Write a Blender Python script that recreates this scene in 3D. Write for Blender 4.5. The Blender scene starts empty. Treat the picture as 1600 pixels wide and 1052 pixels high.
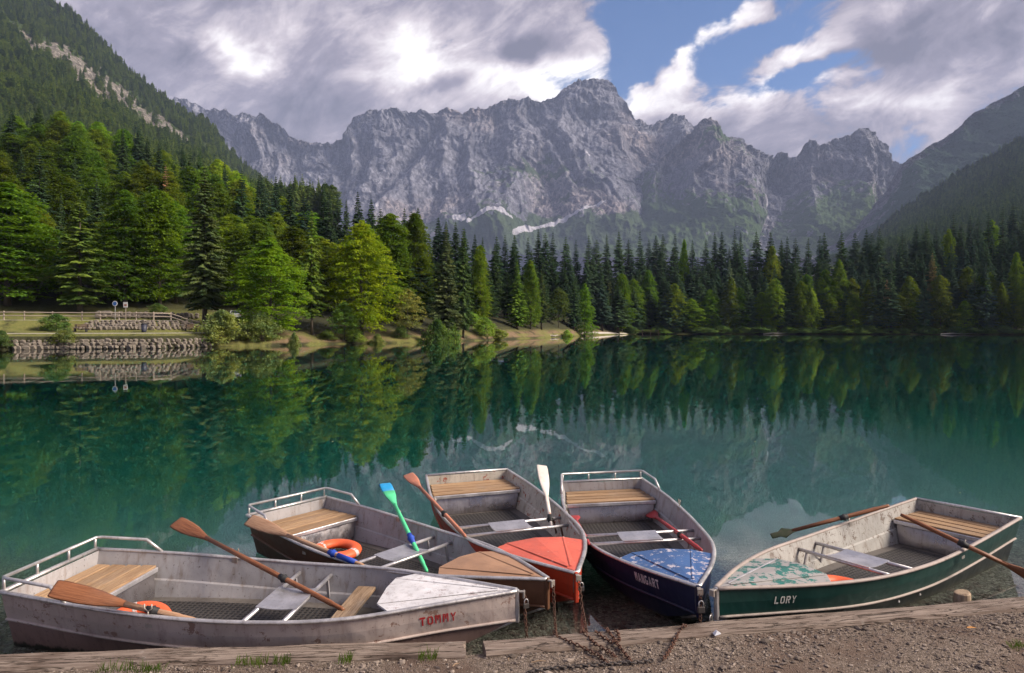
import bpy, math, random
import numpy as np
from mathutils import Vector, Matrix
random.seed(7); rng = np.random.default_rng(11)
sc = bpy.context.scene
COL = sc.collection
PI = math.pi
# ------------------------------------------------------------------ camera
F, H, YH = 1066.67, 2.34, 513.0           # focal length in photo pixels, eye height over the water, horizon row
cam_d = bpy.data.cameras.new('camera'); cam = bpy.data.objects.new('camera', cam_d); COL.objects.link(cam)
cam_d.lens = 24.0; cam_d.sensor_width = 36.0; cam_d.shift_y = -13.0/1600
cam_d.clip_start = 0.05; cam_d.clip_end = 20000
cam.location = (0, 0, H); cam.rotation_euler = (PI/2, 0, 0)
sc.camera = cam
# ------------------------------------------------------------------ light
SUN_AZ, SUN_EL = math.radians(-7.0), math.radians(36.0)   # azimuth from +X (right of the view) towards +Y
sun_dir = Vector((math.cos(SUN_EL)*math.cos(SUN_AZ), math.cos(SUN_EL)*math.sin(SUN_AZ), math.sin(SUN_EL)))
sd = bpy.data.lights.new('sun', 'SUN'); sun = bpy.data.objects.new('sun', sd); COL.objects.link(sun)
sd.energy = 4.0; sd.angle = math.radians(24.0); sd.color = (1.0, 0.88, 0.74)
sun.rotation_euler = sun_dir.to_track_quat('Z', 'Y').to_euler()
sun.location = (40, -10, 60)
sc.view_settings.view_transform = 'Standard'; sc.view_settings.look = 'None'
sc.view_settings.gamma = 1.0; sc.view_settings.use_curve_mapping = False
sc.view_settings.exposure = 0.95
sc.render.engine = 'CYCLES'
cy = sc.cycles
cy.max_bounces = 8; cy.diffuse_bounces = 2; cy.glossy_bounces = 3; cy.transmission_bounces = 5
cy.transparent_max_bounces = 8; cy.volume_bounces = 0
cy.sample_clamp_indirect = 3.0; cy.use_denoising = True
cy.use_adaptive_sampling = True; cy.adaptive_threshold = .025
cy.caustics_reflective = False; cy.caustics_refractive = True
# ------------------------------------------------------------------ node helpers
class NT:
    def __init__(s, tree): s.t = tree; s.n = tree.nodes; s.l = tree.links
    def node(s, typ, **kw):
        n = s.n.new(typ)
        for k, v in kw.items(): setattr(n, k, v)
        return n
    def put(s, sock, v):
        if v is None: return
        if isinstance(v, bpy.types.NodeSocket): s.l.new(v, sock)
        else:
            if sock.type == 'RGBA' and len(v) == 3: v = (*v, 1)
            sock.default_value = v
    def m(s, op, a, b=None, c=None, clamp=False):
        n = s.node('ShaderNodeMath', operation=op); n.use_clamp = clamp
        s.put(n.inputs[0], a); s.put(n.inputs[1], b)
        if c is not None: s.put(n.inputs[2], c)
        return n.outputs[0]
    def vm(s, op, a, b=None):
        n = s.node('ShaderNodeVectorMath', operation=op); s.put(n.inputs[0], a); s.put(n.inputs[1], b)
        return n.outputs['Value'] if op in ('LENGTH', 'DOT_PRODUCT') else n.outputs[0]
    def ramp(s, v, lo, hi, a=0.0, b=1.0):
        n = s.node('ShaderNodeMapRange', interpolation_type='SMOOTHSTEP')
        s.put(n.inputs[0], v); s.put(n.inputs[1], lo); s.put(n.inputs[2], hi); s.put(n.inputs[3], a); s.put(n.inputs[4], b)
        return n.outputs[0]
    def mix(s, f, a, b):
        n = s.node('ShaderNodeMix', data_type='RGBA'); s.put(n.inputs[0], f); s.put(n.inputs[6], a); s.put(n.inputs[7], b)
        return n.outputs[2]
    def noise(s, vec, scale, detail=4, rough=.55, dist=0.0, out=0):
        n = s.node('ShaderNodeTexNoise'); s.put(n.inputs['Vector'], vec)
        s.put(n.inputs['Scale'], scale); s.put(n.inputs['Detail'], detail); s.put(n.inputs['Roughness'], rough); s.put(n.inputs['Distortion'], dist)
        return n.outputs[out]
    def voro(s, vec, scale, feature='F1', out='Distance', rnd=1.0):
        n = s.node('ShaderNodeTexVoronoi', feature=feature); s.put(n.inputs['Vector'], vec); s.put(n.inputs['Scale'], scale)
        s.put(n.inputs['Randomness'], rnd); return n.outputs[out]
    def comb(s, x, y, z):
        n = s.node('ShaderNodeCombineXYZ'); s.put(n.inputs[0], x); s.put(n.inputs[1], y); s.put(n.inputs[2], z); return n.outputs[0]
    def sep(s, v):
        n = s.node('ShaderNodeSeparateXYZ'); s.put(n.inputs[0], v); return n.outputs
    def attr(s, name, out='Fac'):
        return s.node('ShaderNodeAttribute', attribute_name=name).outputs[out]
    def bump(s, h, strength=.5, dist=.01, nrm=None):
        n = s.node('ShaderNodeBump'); s.put(n.inputs['Strength'], strength); s.put(n.inputs['Distance'], dist); s.put(n.inputs['Height'], h)
        if nrm is not None: s.put(n.inputs['Normal'], nrm)
        return n.outputs[0]
    def coord(s, which='Object'):
        return s.node('ShaderNodeTexCoord').outputs[which]
    def scale(s, v, k):
        return s.vm('MULTIPLY', v, k)
def new_mat(name):
    m = bpy.data.materials.new(name); m.use_nodes = True; m.node_tree.nodes.clear()
    t = NT(m.node_tree); out = t.node('ShaderNodeOutputMaterial'); return m, t, out
def principled(t, out, col, rough=.6, metal=0.0, nrm=None, spec=.5):
    b = t.node('ShaderNodeBsdfPrincipled'); t.put(b.inputs['Base Color'], col); t.put(b.inputs['Roughness'], rough)
    t.put(b.inputs['Metallic'], metal); t.put(b.inputs['Specular IOR Level'], spec)
    if nrm is not None: t.put(b.inputs['Normal'], nrm)
    t.l.new(b.outputs[0], out.inputs['Surface']); return b
# ------------------------------------------------------------------ sky: Nishita with drifting cloud
world = bpy.data.worlds.new('World'); sc.world = world; world.use_nodes = True
world.node_tree.nodes.clear(); w = NT(world.node_tree)
world.cycles.sampling_method = 'MANUAL'; world.cycles.sample_map_resolution = 512
wout = w.node('ShaderNodeOutputWorld')
sky = w.node('ShaderNodeTexSky', sky_type='NISHITA'); sky.sun_disc = False
sky.sun_elevation = SUN_EL; sky.sun_rotation = math.atan2(sun_dir.x, sun_dir.y)
sky.altitude = 900; sky.air_density = 1.0; sky.dust_density = 0.6; sky.ozone_density = 2.0
d = w.coord('Generated'); dx, dy, dz = w.sep(d)
zc = w.m('ADD', w.m('MAXIMUM', dz, 0.0), 0.16)
px_, py_ = w.m('DIVIDE', dx, zc), w.m('DIVIDE', dy, zc)
plane = w.comb(w.m('MULTIPLY', px_, 1.0), w.m('MULTIPLY', py_, 0.42), 0.0)       # streaks drawn out along the wind
yy = w.m('MAXIMUM', dy, 0.06)
U, V = w.m('DIVIDE', dx, yy), w.m('DIVIDE', dz, yy)
wv = w.noise(w.comb(w.m('MULTIPLY', U, 1.0), w.m('MULTIPLY', V, 1.0), 0.0), 7.0, 4, .55, 0.0, 1)
wx, wy, _ = w.sep(wv)
U2 = w.m('ADD', U, w.m('MULTIPLY', w.m('SUBTRACT', wx, .5), .16)); V2 = w.m('ADD', V, w.m('MULTIPLY', w.m('SUBTRACT', wy, .5), .10))
def blob(x, y, rx, ry, ang, amp):
    u0, v0 = (x-800)/F, (YH-y)/F; c, s = math.cos(math.radians(ang)), math.sin(math.radians(ang))
    a = w.m('SUBTRACT', U2, u0); b = w.m('SUBTRACT', V2, v0)
    p = w.m('MULTIPLY_ADD', a, c*F/rx, w.m('MULTIPLY', b, s*F/rx)); q = w.m('MULTIPLY_ADD', a, -s*F/ry, w.m('MULTIPLY', b, c*F/ry))
    r2 = w.m('ADD', w.m('MULTIPLY', p, p), w.m('MULTIPLY', q, q))
    return w.m('MULTIPLY', w.m('EXPONENT', w.m('MULTIPLY', r2, -1.0)), amp)
def total(lst, base):
    acc = base
    for e in lst: acc = w.m('ADD', acc, blob(*e))
    return acc
n1 = w.noise(plane, 1.1, 5, .55, .4)
n2 = w.noise(w.vm('ADD', plane, (3.1, 7.7, 1.3)), 2.3, 5, .6, .5)
cover = total([(1090, 62, 175, 85, 0, -1.15), (1290, 75, 95, 60, 15, -.8), (880, 125, 45, 30, 0, -.55), (985, 160, 30, 70, 0, -.5), (1210, 140, 60, 22, 0, -.35), (1000,45,60,60,0,-.4),
               (1045, 120, 62, 30, 55, 1.2), (1120, 52, 66, 26, 38, 1.05), (1160, 18, 45, 18, 10, .9), (1255, 82, 105, 20, 24, 1.25), (1000, 20, 40, 16, 20, .25),
               (330, 90, 420, 170, 0, .75), (1480, 60, 190, 80, 5, 1.0), (870, 70, 85, 60, 0, .6), (1100, 215, 240, 50, 0, .6)],
              w.m('MULTIPLY_ADD', n1, 1.7, -0.10))
cs = math.cos(.5); sn_ = math.sin(.5)
rU = w.m('MULTIPLY_ADD', U, cs, w.m('MULTIPLY', V, sn_)); rV = w.m('MULTIPLY_ADD', U, -sn_, w.m('MULTIPLY', V, cs))
n3 = w.noise(w.comb(w.m('MULTIPLY', rU, 4.2), w.m('MULTIPLY', rV, 7.5), 4.0), 1.9, 7, .66, .55)
n4 = w.noise(w.comb(w.m('MULTIPLY', rU, 10.0), w.m('MULTIPLY', rV, 19.0), 9.0), 1.6, 5, .65, .5)
cover = w.m('ADD', cover, w.m('MULTIPLY_ADD', n3, 1.9, -.95))
cover = w.m('ADD', cover, w.m('MULTIPLY_ADD', n4, .8, -.40))
mask = w.ramp(cover, .34, .80)
lum = total([(700, 85, 110, 75, 0, .75), (880, 92, 75, 38, 10, .75), (840, 140, 170, 30, 0, .45), (820, 72, 75, 26, 0, -.95), (703, 132, 42, 20, 0, -.8), (880, 35, 90, 22, 10, .2),
             (365, 88, 62, 22, -12, .55), (230, 80, 120, 18, -10, -.25), (420, 30, 120, 40, 20, .18), (540, 110, 60, 30, 0, .2), (1075, 90, 112, 30, 48, .75), (1160, 18, 50, 22, 10, .4),
             (1255, 82, 100, 22, 24, .6), (1440, 75, 190, 42, 8, -.42), (1280, 128, 120, 16, 8, .45), (1420, 145, 150, 18, 12, .38), (1130, 160, 120, 20, 0, .4), (100, 60, 160, 90, 0, -.1), (560, 170, 190, 60, 0, -.18), (200, 130, 170, 40, 0, -.15)],
            w.m('MULTIPLY_ADD', n2, 1.0, -.20))
lum = w.m('ADD', lum, w.m('MULTIPLY_ADD', n3, 1.35, -.675))
lum = w.m('ADD', lum, w.m('MULTIPLY_ADD', n4, .45, -.225), clamp=True)
cr = w.node('ShaderNodeValToRGB'); w.put(cr.inputs[0], lum)
el = cr.color_ramp.elements
el[0].position = 0.0; el[0].color = (.17, .165, .215, 1); el[1].position = 1.0; el[1].color = (1.25, 1.2, 1.18, 1)
e = el.new(.32); e.color = (.33, .30, .365, 1)
e = el.new(.62); e.color = (.66, .59, .63, 1)
bg1 = w.node('ShaderNodeBackground'); w.put(bg1.inputs[0], w.vm('MULTIPLY', sky.outputs[0], (.62, .88, 1.15))); bg1.inputs[1].default_value = 0.062
bg2 = w.node('ShaderNodeBackground'); w.put(bg2.inputs[0], cr.outputs[0]); bg2.inputs[1].default_value = 0.64
ms = w.node('ShaderNodeMixShader'); w.put(ms.inputs[0], mask); w.l.new(bg1.outputs[0], ms.inputs[1]); w.l.new(bg2.outputs[0], ms.inputs[2])
w.l.new(ms.outputs[0], wout.inputs['Surface'])
# ------------------------------------------------------------------ mesh helpers
def mesh_np(name, V, faces, smooth=True, mats=(), mat_idx=None):
    """V (n,3) array; faces (m,3) or (m,4) array"""
    V = np.ascontiguousarray(V, dtype=np.float32); faces = np.ascontiguousarray(faces, dtype=np.int32)
    m = bpy.data.meshes.new(name); k = faces.shape[1]
    m.vertices.add(len(V)); m.vertices.foreach_set('co', V.ravel())
    m.loops.add(faces.size); m.loops.foreach_set('vertex_index', faces.ravel())
    m.polygons.add(len(faces)); m.polygons.foreach_set('loop_start', np.arange(0, faces.size, k, dtype=np.int32))
    m.polygons.foreach_set('use_smooth', np.full(len(faces), smooth, dtype=bool))
    for q in mats: m.materials.append(q)
    if mat_idx is not None: m.polygons.foreach_set('material_index', np.asarray(mat_idx, dtype=np.int32))
    m.update(calc_edges=True); return m
def link(name, mesh, parent=None, **props):
    o = bpy.data.objects.new(name, mesh); COL.objects.link(o)
    if parent is not None: o.parent = parent
    for k, v in props.items(): o[k] = v
    return o
def empty(name, loc=(0, 0, 0), rz=0.0, **props):
    o = bpy.data.objects.new(name, None); COL.objects.link(o); o.location = loc; o.rotation_euler = (0, 0, rz)
    o.empty_display_size = .2
    for k, v in props.items(): o[k] = v
    return o
class MB:
    """collects polygons for one part"""
    def __init__(s): s.v = []; s.f = []; s.mi = []
    def add(s, vs, fs, mi=0):
        b = len(s.v); s.v += [tuple(p) for p in vs]; s.f += [tuple(i+b for i in f) for f in fs]; s.mi += [mi]*len(fs); return s
    def box(s, c, sz, M=None, mi=0):
        hx, hy, hz = sz[0]/2, sz[1]/2, sz[2]/2
        vs = [Vector((x, y, z)) for x in (-hx, hx) for y in (-hy, hy) for z in (-hz, hz)]
        if M is not None: vs = [M @ p for p in vs]
        vs = [p+Vector(c) for p in vs]
        return s.add(vs, [(0, 1, 3, 2), (4, 6, 7, 5), (0, 4, 5, 1), (2, 3, 7, 6), (0, 2, 6, 4), (1, 5, 7, 3)], mi)
    def tube(s, pts, r, n=8, caps=True, mi=0, flat=None):
        pts = [Vector(p) for p in pts]; k = len(pts); rs = r if hasattr(r, '__len__') else [r]*k
        rings = []; up = None
        for i, p in enumerate(pts):
            t = (pts[min(i+1, k-1)]-pts[max(i-1, 0)]).normalized()
            if up is None:
                up = Vector((0, 0, 1)) if abs(t.z) < .9 else Vector((1, 0, 0))
            a = t.cross(up).normalized(); b = a.cross(t).normalized(); up = b
            rr = rs[i] if hasattr(rs[i], '__len__') else (rs[i], rs[i])
            rings.append([p + a*math.cos(2*PI*j/n)*rr[0] + b*math.sin(2*PI*j/n)*rr[1] for j in range(n)])
        vs = [q for rg in rings for q in rg]; fs = []
        for i in range(k-1):
            for j in range(n): fs.append((i*n+j, i*n+(j+1) % n, (i+1)*n+(j+1) % n, (i+1)*n+j))
        if caps: fs.append(tuple(range(n-1, -1, -1))); fs.append(tuple((k-1)*n+j for j in range(n)))
        return s.add(vs, fs, mi)
    def mesh(s, name, mats, smooth=False):
        m = bpy.data.meshes.new(name); m.from_pydata(s.v, [], s.f)
        for q in (mats if isinstance(mats, (list, tuple)) else [mats]): m.materials.append(q)
        m.polygons.foreach_set('material_index', s.mi); m.polygons.foreach_set('use_smooth', [smooth]*len(s.f))
        m.update(); return m
    def build(s, name, mats, parent=None, smooth=False, bevel=0.0, **props):
        o = link(name, s.mesh(name, mats, smooth), parent, **props)
        if bevel:
            b = o.modifiers.new('bevel', 'BEVEL'); b.width = bevel; b.segments = 2; b.limit_method = 'ANGLE'
        return o
# ------------------------------------------------------------------ numpy noise
def _hash(ix, iy, seed):
    h = (ix.astype(np.int64)*374761393 + iy.astype(np.int64)*668265263 + seed*974711) & 0x7fffffff
    h = ((h ^ (h >> 13))*1274126177) & 0x7fffffff
    return (h ^ (h >> 16)) & 0xffff
def perlin(x, y, seed=0):
    x = np.asarray(x, float); y = np.asarray(y, float)
    ix, iy = np.floor(x), np.floor(y); fx, fy = x-ix, y-iy
    u, v = fx**3*(fx*(fx*6-15)+10), fy**3*(fy*(fy*6-15)+10)
    def g(a, b):
        t = _hash(ix+a, iy+b, seed)*(2*PI/65536); return np.cos(t)*(fx-a)+np.sin(t)*(fy-b)
    return 1.5*((g(0, 0)*(1-u)+g(1, 0)*u)*(1-v)+(g(0, 1)*(1-u)+g(1, 1)*u)*v)
def fbm(x, y, seed=0, o=5, gain=.5):
    a, s = 1.0, 0
    for i in range(o): s = s+a*perlin(x*2**i, y*2**i, seed+i*17); a *= gain
    return s
def ridged(x, y, seed=0, o=4, gain=.55):
    a, s, n = 1.0, 0, 0
    for i in range(o): s = s+a*(1-np.abs(perlin(x*2**i, y*2**i, seed+i*31))*1.6); n += a; a *= gain
    return s/n
def sstep(a, b, x):
    t = np.clip((x-a)/(b-a), 0, 1); return t*t*(3-2*t)
def px3(x, y, Y): return np.array([(x-800)/F*Y, Y, H-(y-YH)/F*Y])
def at_z(x, y, z):
    Y = F*(H-z)/(y-YH); return Vector(((x-800)/F*Y, Y, z))
def grid_faces(R, C):
    i = np.arange(R*C).reshape(R, C)
    return np.stack([i[:-1, :-1], i[:-1, 1:], i[1:, 1:], i[1:, :-1]], -1).reshape(-1, 4)
def set_attr(mesh, name, arr):
    a = mesh.attributes.new(name, 'FLOAT', 'POINT'); a.data.foreach_set('value', np.asarray(arr, np.float32).ravel())
# ------------------------------------------------------------------ mountain materials
def rock_material(name, rock_a, rock_b, warm, green_a, green_b, sc_=1.0, bumpd=6.0, pat=.5):
    m, t, out = new_mat(name); P = t.coord('Object'); x, y, z = t.sep(P)
    st = t.comb(t.m('MULTIPLY', x, 1.0), t.m('MULTIPLY', y, .5), t.m('MULTIPLY', z, .42))
    big = t.noise(st, .0042*sc_, 5, .62, .6); fine = t.noise(st, .03*sc_, 3, .65, .8)
    crack = t.noise(t.comb(t.m('MULTIPLY_ADD', z, .35, x), y, t.m('MULTIPLY', z, .5)), .016*sc_, 4, .7, 1.2)
    crk = t.ramp(t.m('ABSOLUTE', t.m('SUBTRACT', crack, .5)), 0.0, .055)
    c = t.mix(t.ramp(big, .3, .7), rock_a, rock_b)
    c = t.mix(t.m('MULTIPLY', t.ramp(t.noise(P, .0022, 3), .5, .7), .6), c, warm)
    c = t.mix(t.ramp(fine, .36, .62, .75, 0.0), c, tuple(q*.40 for q in rock_a))
    c = t.mix(t.m('MULTIPLY', t.m('SUBTRACT', 1.0, crk), .75), c, tuple(q*.4 for q in rock_a))
    vg = t.m('ADD', t.attr('veg'), t.m('MULTIPLY', t.m('SUBTRACT', t.noise(P, .011*sc_, 4, .7), .5), 2.2*pat*2))
    gcol = t.mix(t.noise(P, .006*sc_, 3), green_a, green_b)
    c = t.mix(t.ramp(vg, .42, .62), c, gcol)
    sn = t.ramp(t.m('ADD', t.attr('snow'), t.m('MULTIPLY', t.m('SUBTRACT', t.noise(P, .02, 4), .5), .5)), .45, .6)
    c = t.mix(sn, c, (.46, .45, .50))
    hgt = t.m('ADD', t.m('MULTIPLY', fine, .7), t.m('ADD', t.m('MULTIPLY', crk, .35), t.noise(P, .09*sc_, 2, .7)))
    nb = t.bump(hgt, 1.0, bumpd*1.5)
    principled(t, out, c, .95, 0, nb, .1); return m
M_rock = rock_material('limestone', (.165, .17, .215), (.285, .285, .335), (.37, .30, .28), (.07, .10, .04), (.035, .06, .035), 1.0)
M_spur = rock_material('spur_rock', (.15, .155, .195), (.27, .27, .315), (.36, .29, .265), (.075, .12, .03), (.03, .06, .03), 1.25)
M_ridge = rock_material('ridge_rock', (.11, .115, .14), (.26, .26, .29), (.28, .25, .24), (.03, .062, .048), (.045, .085, .05), 1.3, 6.0, .42)
M_cliff = rock_material('hill_rock', (.26, .235, .20), (.44, .40, .34), (.46, .38, .28), (.035, .06, .018), (.09, .13, .03), 5.0, 3.0, .4)
def poly_mask(px, py, pts, wdt):
    best = np.full(px.shape, 1e9)
    for (x0, y0, w0), (x1, y1, w1) in zip(pts[:-1], pts[1:]):
        dx, dy = x1-x0, y1-y0; t = np.clip(((px-x0)*dx+(py-y0)*dy)/(dx*dx+dy*dy), 0, 1)
        r = (w0+(w1-w0)*t)*wdt
        best = np.minimum(best, np.hypot(px-x0-t*dx, py-y0-t*dy)/r)
    return np.clip(1.5-best, 0, 1)
def massif(name, label_kind, skyline, dr, db, base_y, cols, rows, mat, amp, seed, gpow=2.2, rough=3.0, veg=None, snow=None, extra=None, freq=1.0):
    xs = np.array([p[0] for p in skyline], float); ys = np.array([p[1] for p in skyline], float)
    cx = np.linspace(xs[0], xs[-1], cols); cyl = np.interp(cx, xs, ys)
    cyl = cyl + rough*fbm(cx/17., cx*0+3.3, seed, 5, .62)*np.interp(cx, [xs[0], xs[0]+15, xs[-1]-15, xs[-1]], [0, 1, 1, 0])
    t = np.linspace(0, 1, rows)[:, None]; T = np.repeat(t, cols, 1); CX = np.repeat(cx[None], rows, 0)
    Zr = H+(YH-cyl)/F*dr; zb = H+(YH-base_y)/F*db
    Z = zb+(Zr[None]-zb)*T
    g = 1-(1-T)**gpow
    Y = db+(dr-db)*g
    X = (CX-800)/F*Y
    a = (X/dr*4800)*freq; zz = Z/dr*4800
    wx_ = a+160*fbm(a/700, zz/500, seed+5, 3)
    k = np.minimum(1, (1-T)*7)*np.minimum(1, T*6+.1)
    D = .9*(ridged(wx_/620., zz/1700., seed+1, 2)-.55) + .22*(ridged(wx_/190.+zz/700., zz/900., seed+2, 3)-.55)
    D += .045*fbm(wx_/60., zz/80., seed+3, 5, .6) + .012*fbm(wx_/18., zz/25., seed+7, 3, .6)
    ledge = .035*(np.abs((zz/95.+.9*fbm(a/300., zz/300., seed+8, 3)) % 1-.5)*2-.5)
    PY = YH-(Z-H)/Y*F
    if extra is not None: D = D+extra(CX, PY, T)
    Y2 = Y-amp*(D+ledge)*k
    Y2 += -amp*.10*fbm(wx_/40., zz/70., seed+9, 4, .6)*(1-k)
    X2 = X; Z2 = Z+amp*.05*fbm(a/45., zz/40., seed+12, 4)*k
    # far side falling away behind the ridge
    back = 8; Yb = Y2[-1][None]+np.linspace(.06, .9, back)[:, None]*(dr-db)*.8; Zb = np.maximum(Z2[-1][None]*(1-np.linspace(.04, .9, back)[:, None]), -5)
    Xb = np.repeat(X2[-1][None], back, 0)
    VX, VY, VZ = np.vstack([X2, Xb]), np.vstack([Y2, Yb]), np.vstack([Z2, Zb])
    R = rows+back
    m = mesh_np(name, np.stack([VX, VY, VZ], -1).reshape(-1, 3), grid_faces(R, cols), True, [mat])
    gx = np.gradient(Y2, axis=0)/(np.gradient(Z2, axis=0)+1e-6)       # flat where large
    flat = sstep(.5, 2.2, gx)
    vg = (veg(CX, PY, T, flat) if veg is not None else np.zeros_like(T))
    sn = np.zeros_like(T)
    for pts in (snow or []): sn = np.maximum(sn, poly_mask(CX, PY, pts, 1.0))
    set_attr(m, 'veg', np.vstack([vg, np.zeros((back, cols))])); set_attr(m, 'snow', np.vstack([sn, np.zeros((back, cols))]))
    o = link(name, m, kind='structure'); return o, (CX, PY, X2, Y2, Z2)
skyA = [(270,150),(300,160),(325,172),(338,169),(345,175),(352,171),(362,178),(382,175),(392,180),(412,179),(420,186),(436,197),(445,203),(450,211),(465,217),(480,222),(500,226),(520,224),(535,217),(545,195),(552,183),(560,177),(575,171),(592,171),(608,167),(618,170),(628,174),(640,176),(655,173),(668,175),(680,174),(700,169),(712,173),(722,176),(735,171),(748,171),(760,170),(775,163),(790,157),(797,154),(806,157),(815,156),(825,153),(835,157),(850,157),(862,154),(880,140),(895,130),(905,124),(920,125),(935,123),(950,126),(960,134),(972,152),(982,170),(992,182),(1005,190),(1020,194),(1040,187),(1050,180),(1058,178),(1068,183),(1080,194),(1100,205),(1160,225),(1220,250),(1300,270),(1400,300)]
def vegA(px, py, T, flat):
    v = -.35+.5*sstep(250, 330, py)*sstep(640, 760, px)+.75*sstep(330, 362, py)+.25*flat
    v += .75*np.exp(-((px-830)/110)**2-((py-275)/28)**2)-.4*sstep(640, 500, px)
    return v
def exA(px, py, T):
    ln = 684+(py-219)*(603-684)/(331-219)                 # edge of the front buttress
    e = .55*sstep(-14, 10, px-ln)*sstep(185, 230, py)
    ln2 = 992+(py-205)*(-2.35)                             # ledge slanting down from the summit block
    e += .25*sstep(-5, 14, py-(190+(985-px)*.30))*sstep(640, 760, px)
    e += .22*np.exp(-((px-612)/26)**2)*sstep(165, 185, py)
    return e
massif('mountain', 'm', skyA, 4900, 3600, 400, 900, 260, M_rock, 300, 21, 2.0, 3.2, vegA,
       [[(735,360,1.6),(752,347,2.6),(768,341,3.2),(788,344,2.4),(800,352,1.2)], [(803,370,3),(820,364,4.2),(845,360,1.8),(862,357,2.6),(880,348,2.4),(905,336,2.6),(936,327,1.4)], [(466,300,4),(490,304,7),(512,312,5)], [(588,326,5),(602,332,6)], [(372,190,3),(386,187,4)], [(908,258,3),(913,256,3)], [(716,350,4),(730,352,4)]], exA)
skyB = [(880,392),(900,365),(940,318),(985,283),(1010,262),(1040,243),(1065,222),(1080,206),(1092,192),(1102,185),(1113,182),(1122,190),(1130,206),(1142,211),(1157,212),(1165,222),(1178,230),(1188,236),(1200,243),(1210,244),(1215,238),(1222,240),(1232,246),(1245,244),(1255,230),(1268,219),(1275,225),(1282,230),(1295,222),(1310,214),(1330,212),(1338,203),(1346,196),(1355,199),(1366,210),(1378,222),(1384,226),(1392,240),(1398,252),(1408,256),(1440,285),(1500,330)]
def vegB(px, py, T, flat):
    v = -.06+.75*sstep(265, 345, py)+.2*flat
    v += .8*np.exp(-((px-1120)/38)**2-((py-215)/24)**2)+.55*np.exp(-((px-1000)/60)**2-((py-285-(1010-px)*.3)/22)**2)
    v += .6*np.exp(-((px-1045)/70)**2-((py-340)/22)**2)+.45*np.exp(-((px-1165)/20)**2-((py-245)/14)**2)+.4*np.exp(-((px-1320)/40)**2-((py-300)/40)**2)
    v -= 1.5*np.exp(-((px-1216-(350-py)*.12*np.sign(px-1216))/(7+.10*np.abs(352-py)))**2)
    return v
def exB(px, py, T):
    return -.8*np.exp(-((px-1218)/30)**2)*sstep(235, 300, py)+.45*np.exp(-((px-1150)/40)**2)*sstep(220, 260, py)+.3*np.exp(-((px-1345)/35)**2)
massif('mountain_spur', 'm', skyB, 4250, 3000, 402, 640, 200, M_spur, 300, 77, 1.9, 3.4, vegB,
       [[(1205,300,1.2),(1212,340,2),(1218,360,3)]], exB)
skyD = [(1250,402),(1300,385),(1330,368),(1350,343),(1370,322),(1380,303),(1395,287),(1405,270),(1412,256),(1420,247),(1430,243),(1450,230),(1462,222),(1475,217),(1490,205),(1510,187),(1530,172),(1550,163),(1575,148),(1600,135),(1650,110),(1720,80),(1800,70)]
def vegD(px, py, T, flat):
    return .98+.2*flat-.55*np.exp(-((py-np.interp(px, [q[0] for q in skyD], [q[1] for q in skyD]))/14)**2)-.25*sstep(1500, 1400, px)
massif('mountain_ridge', 'm', skyD, 3100, 2000, 405, 360, 170, M_ridge, 220, 131, 1.5, 2.2, vegD)
skyF = [(-420,-330),(-300,-240),(-150,-150),(0,-62),(80,0),(100,12),(125,32),(150,57),(175,82),(200,110),(215,121),(240,141),(260,155),(280,168),(300,182),(325,194),(340,209),(350,226),(365,244),(380,259),(395,272),(410,284),(425,296),(440,308),(470,340),(500,385),(530,430)]
def bandF(px, py): return poly_mask(px, py, [(20,40,5),(60,75,8),(105,92,16),(135,122,20),(160,138,24),(190,152,16),(215,178,14),(250,190,9),(285,215,6)], 1.0)
def meadowF(px, py): return poly_mask(px, py, [(215,185,10),(270,212,16),(320,238,16),(352,262,12),(385,290,8)], 1.0)
def vegF(px, py, T, flat): return 1.1-1.15*sstep(.25, .95, bandF(px, py)+.9*fbm(px/15., py/11., 71, 4))*sstep(.02, .2, bandF(px, py))-.35*sstep(.3, 1, poly_mask(px, py, [(335,215,5),(348,240,9),(360,262,6)], 1.0))
oF, gF = massif('left_hillside', 'm', skyF, 1700, 430, 330, 300, 160, M_cliff, 90, 201, 1.25, 1.2, vegF)
skyE = [(1290,410),(1340,386),(1355,377),(1370,364),(1385,349),(1400,336),(1420,322),(1440,309),(1460,296),(1480,284),(1500,272),(1525,259),(1550,244),(1575,230),(1600,217),(1650,195),(1720,165),(1850,120),(2000,90)]
def vegE(px, py, T, flat): return 1.1-.9*poly_mask(px, py, [(1458,342,3),(1470,336,4)], 1.0)
oE, gE = massif('right_hillside', 'm', skyE, 1900, 620, 420, 220, 110, M_cliff, 110, 305, 1.3, 1.2, vegE)
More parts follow.
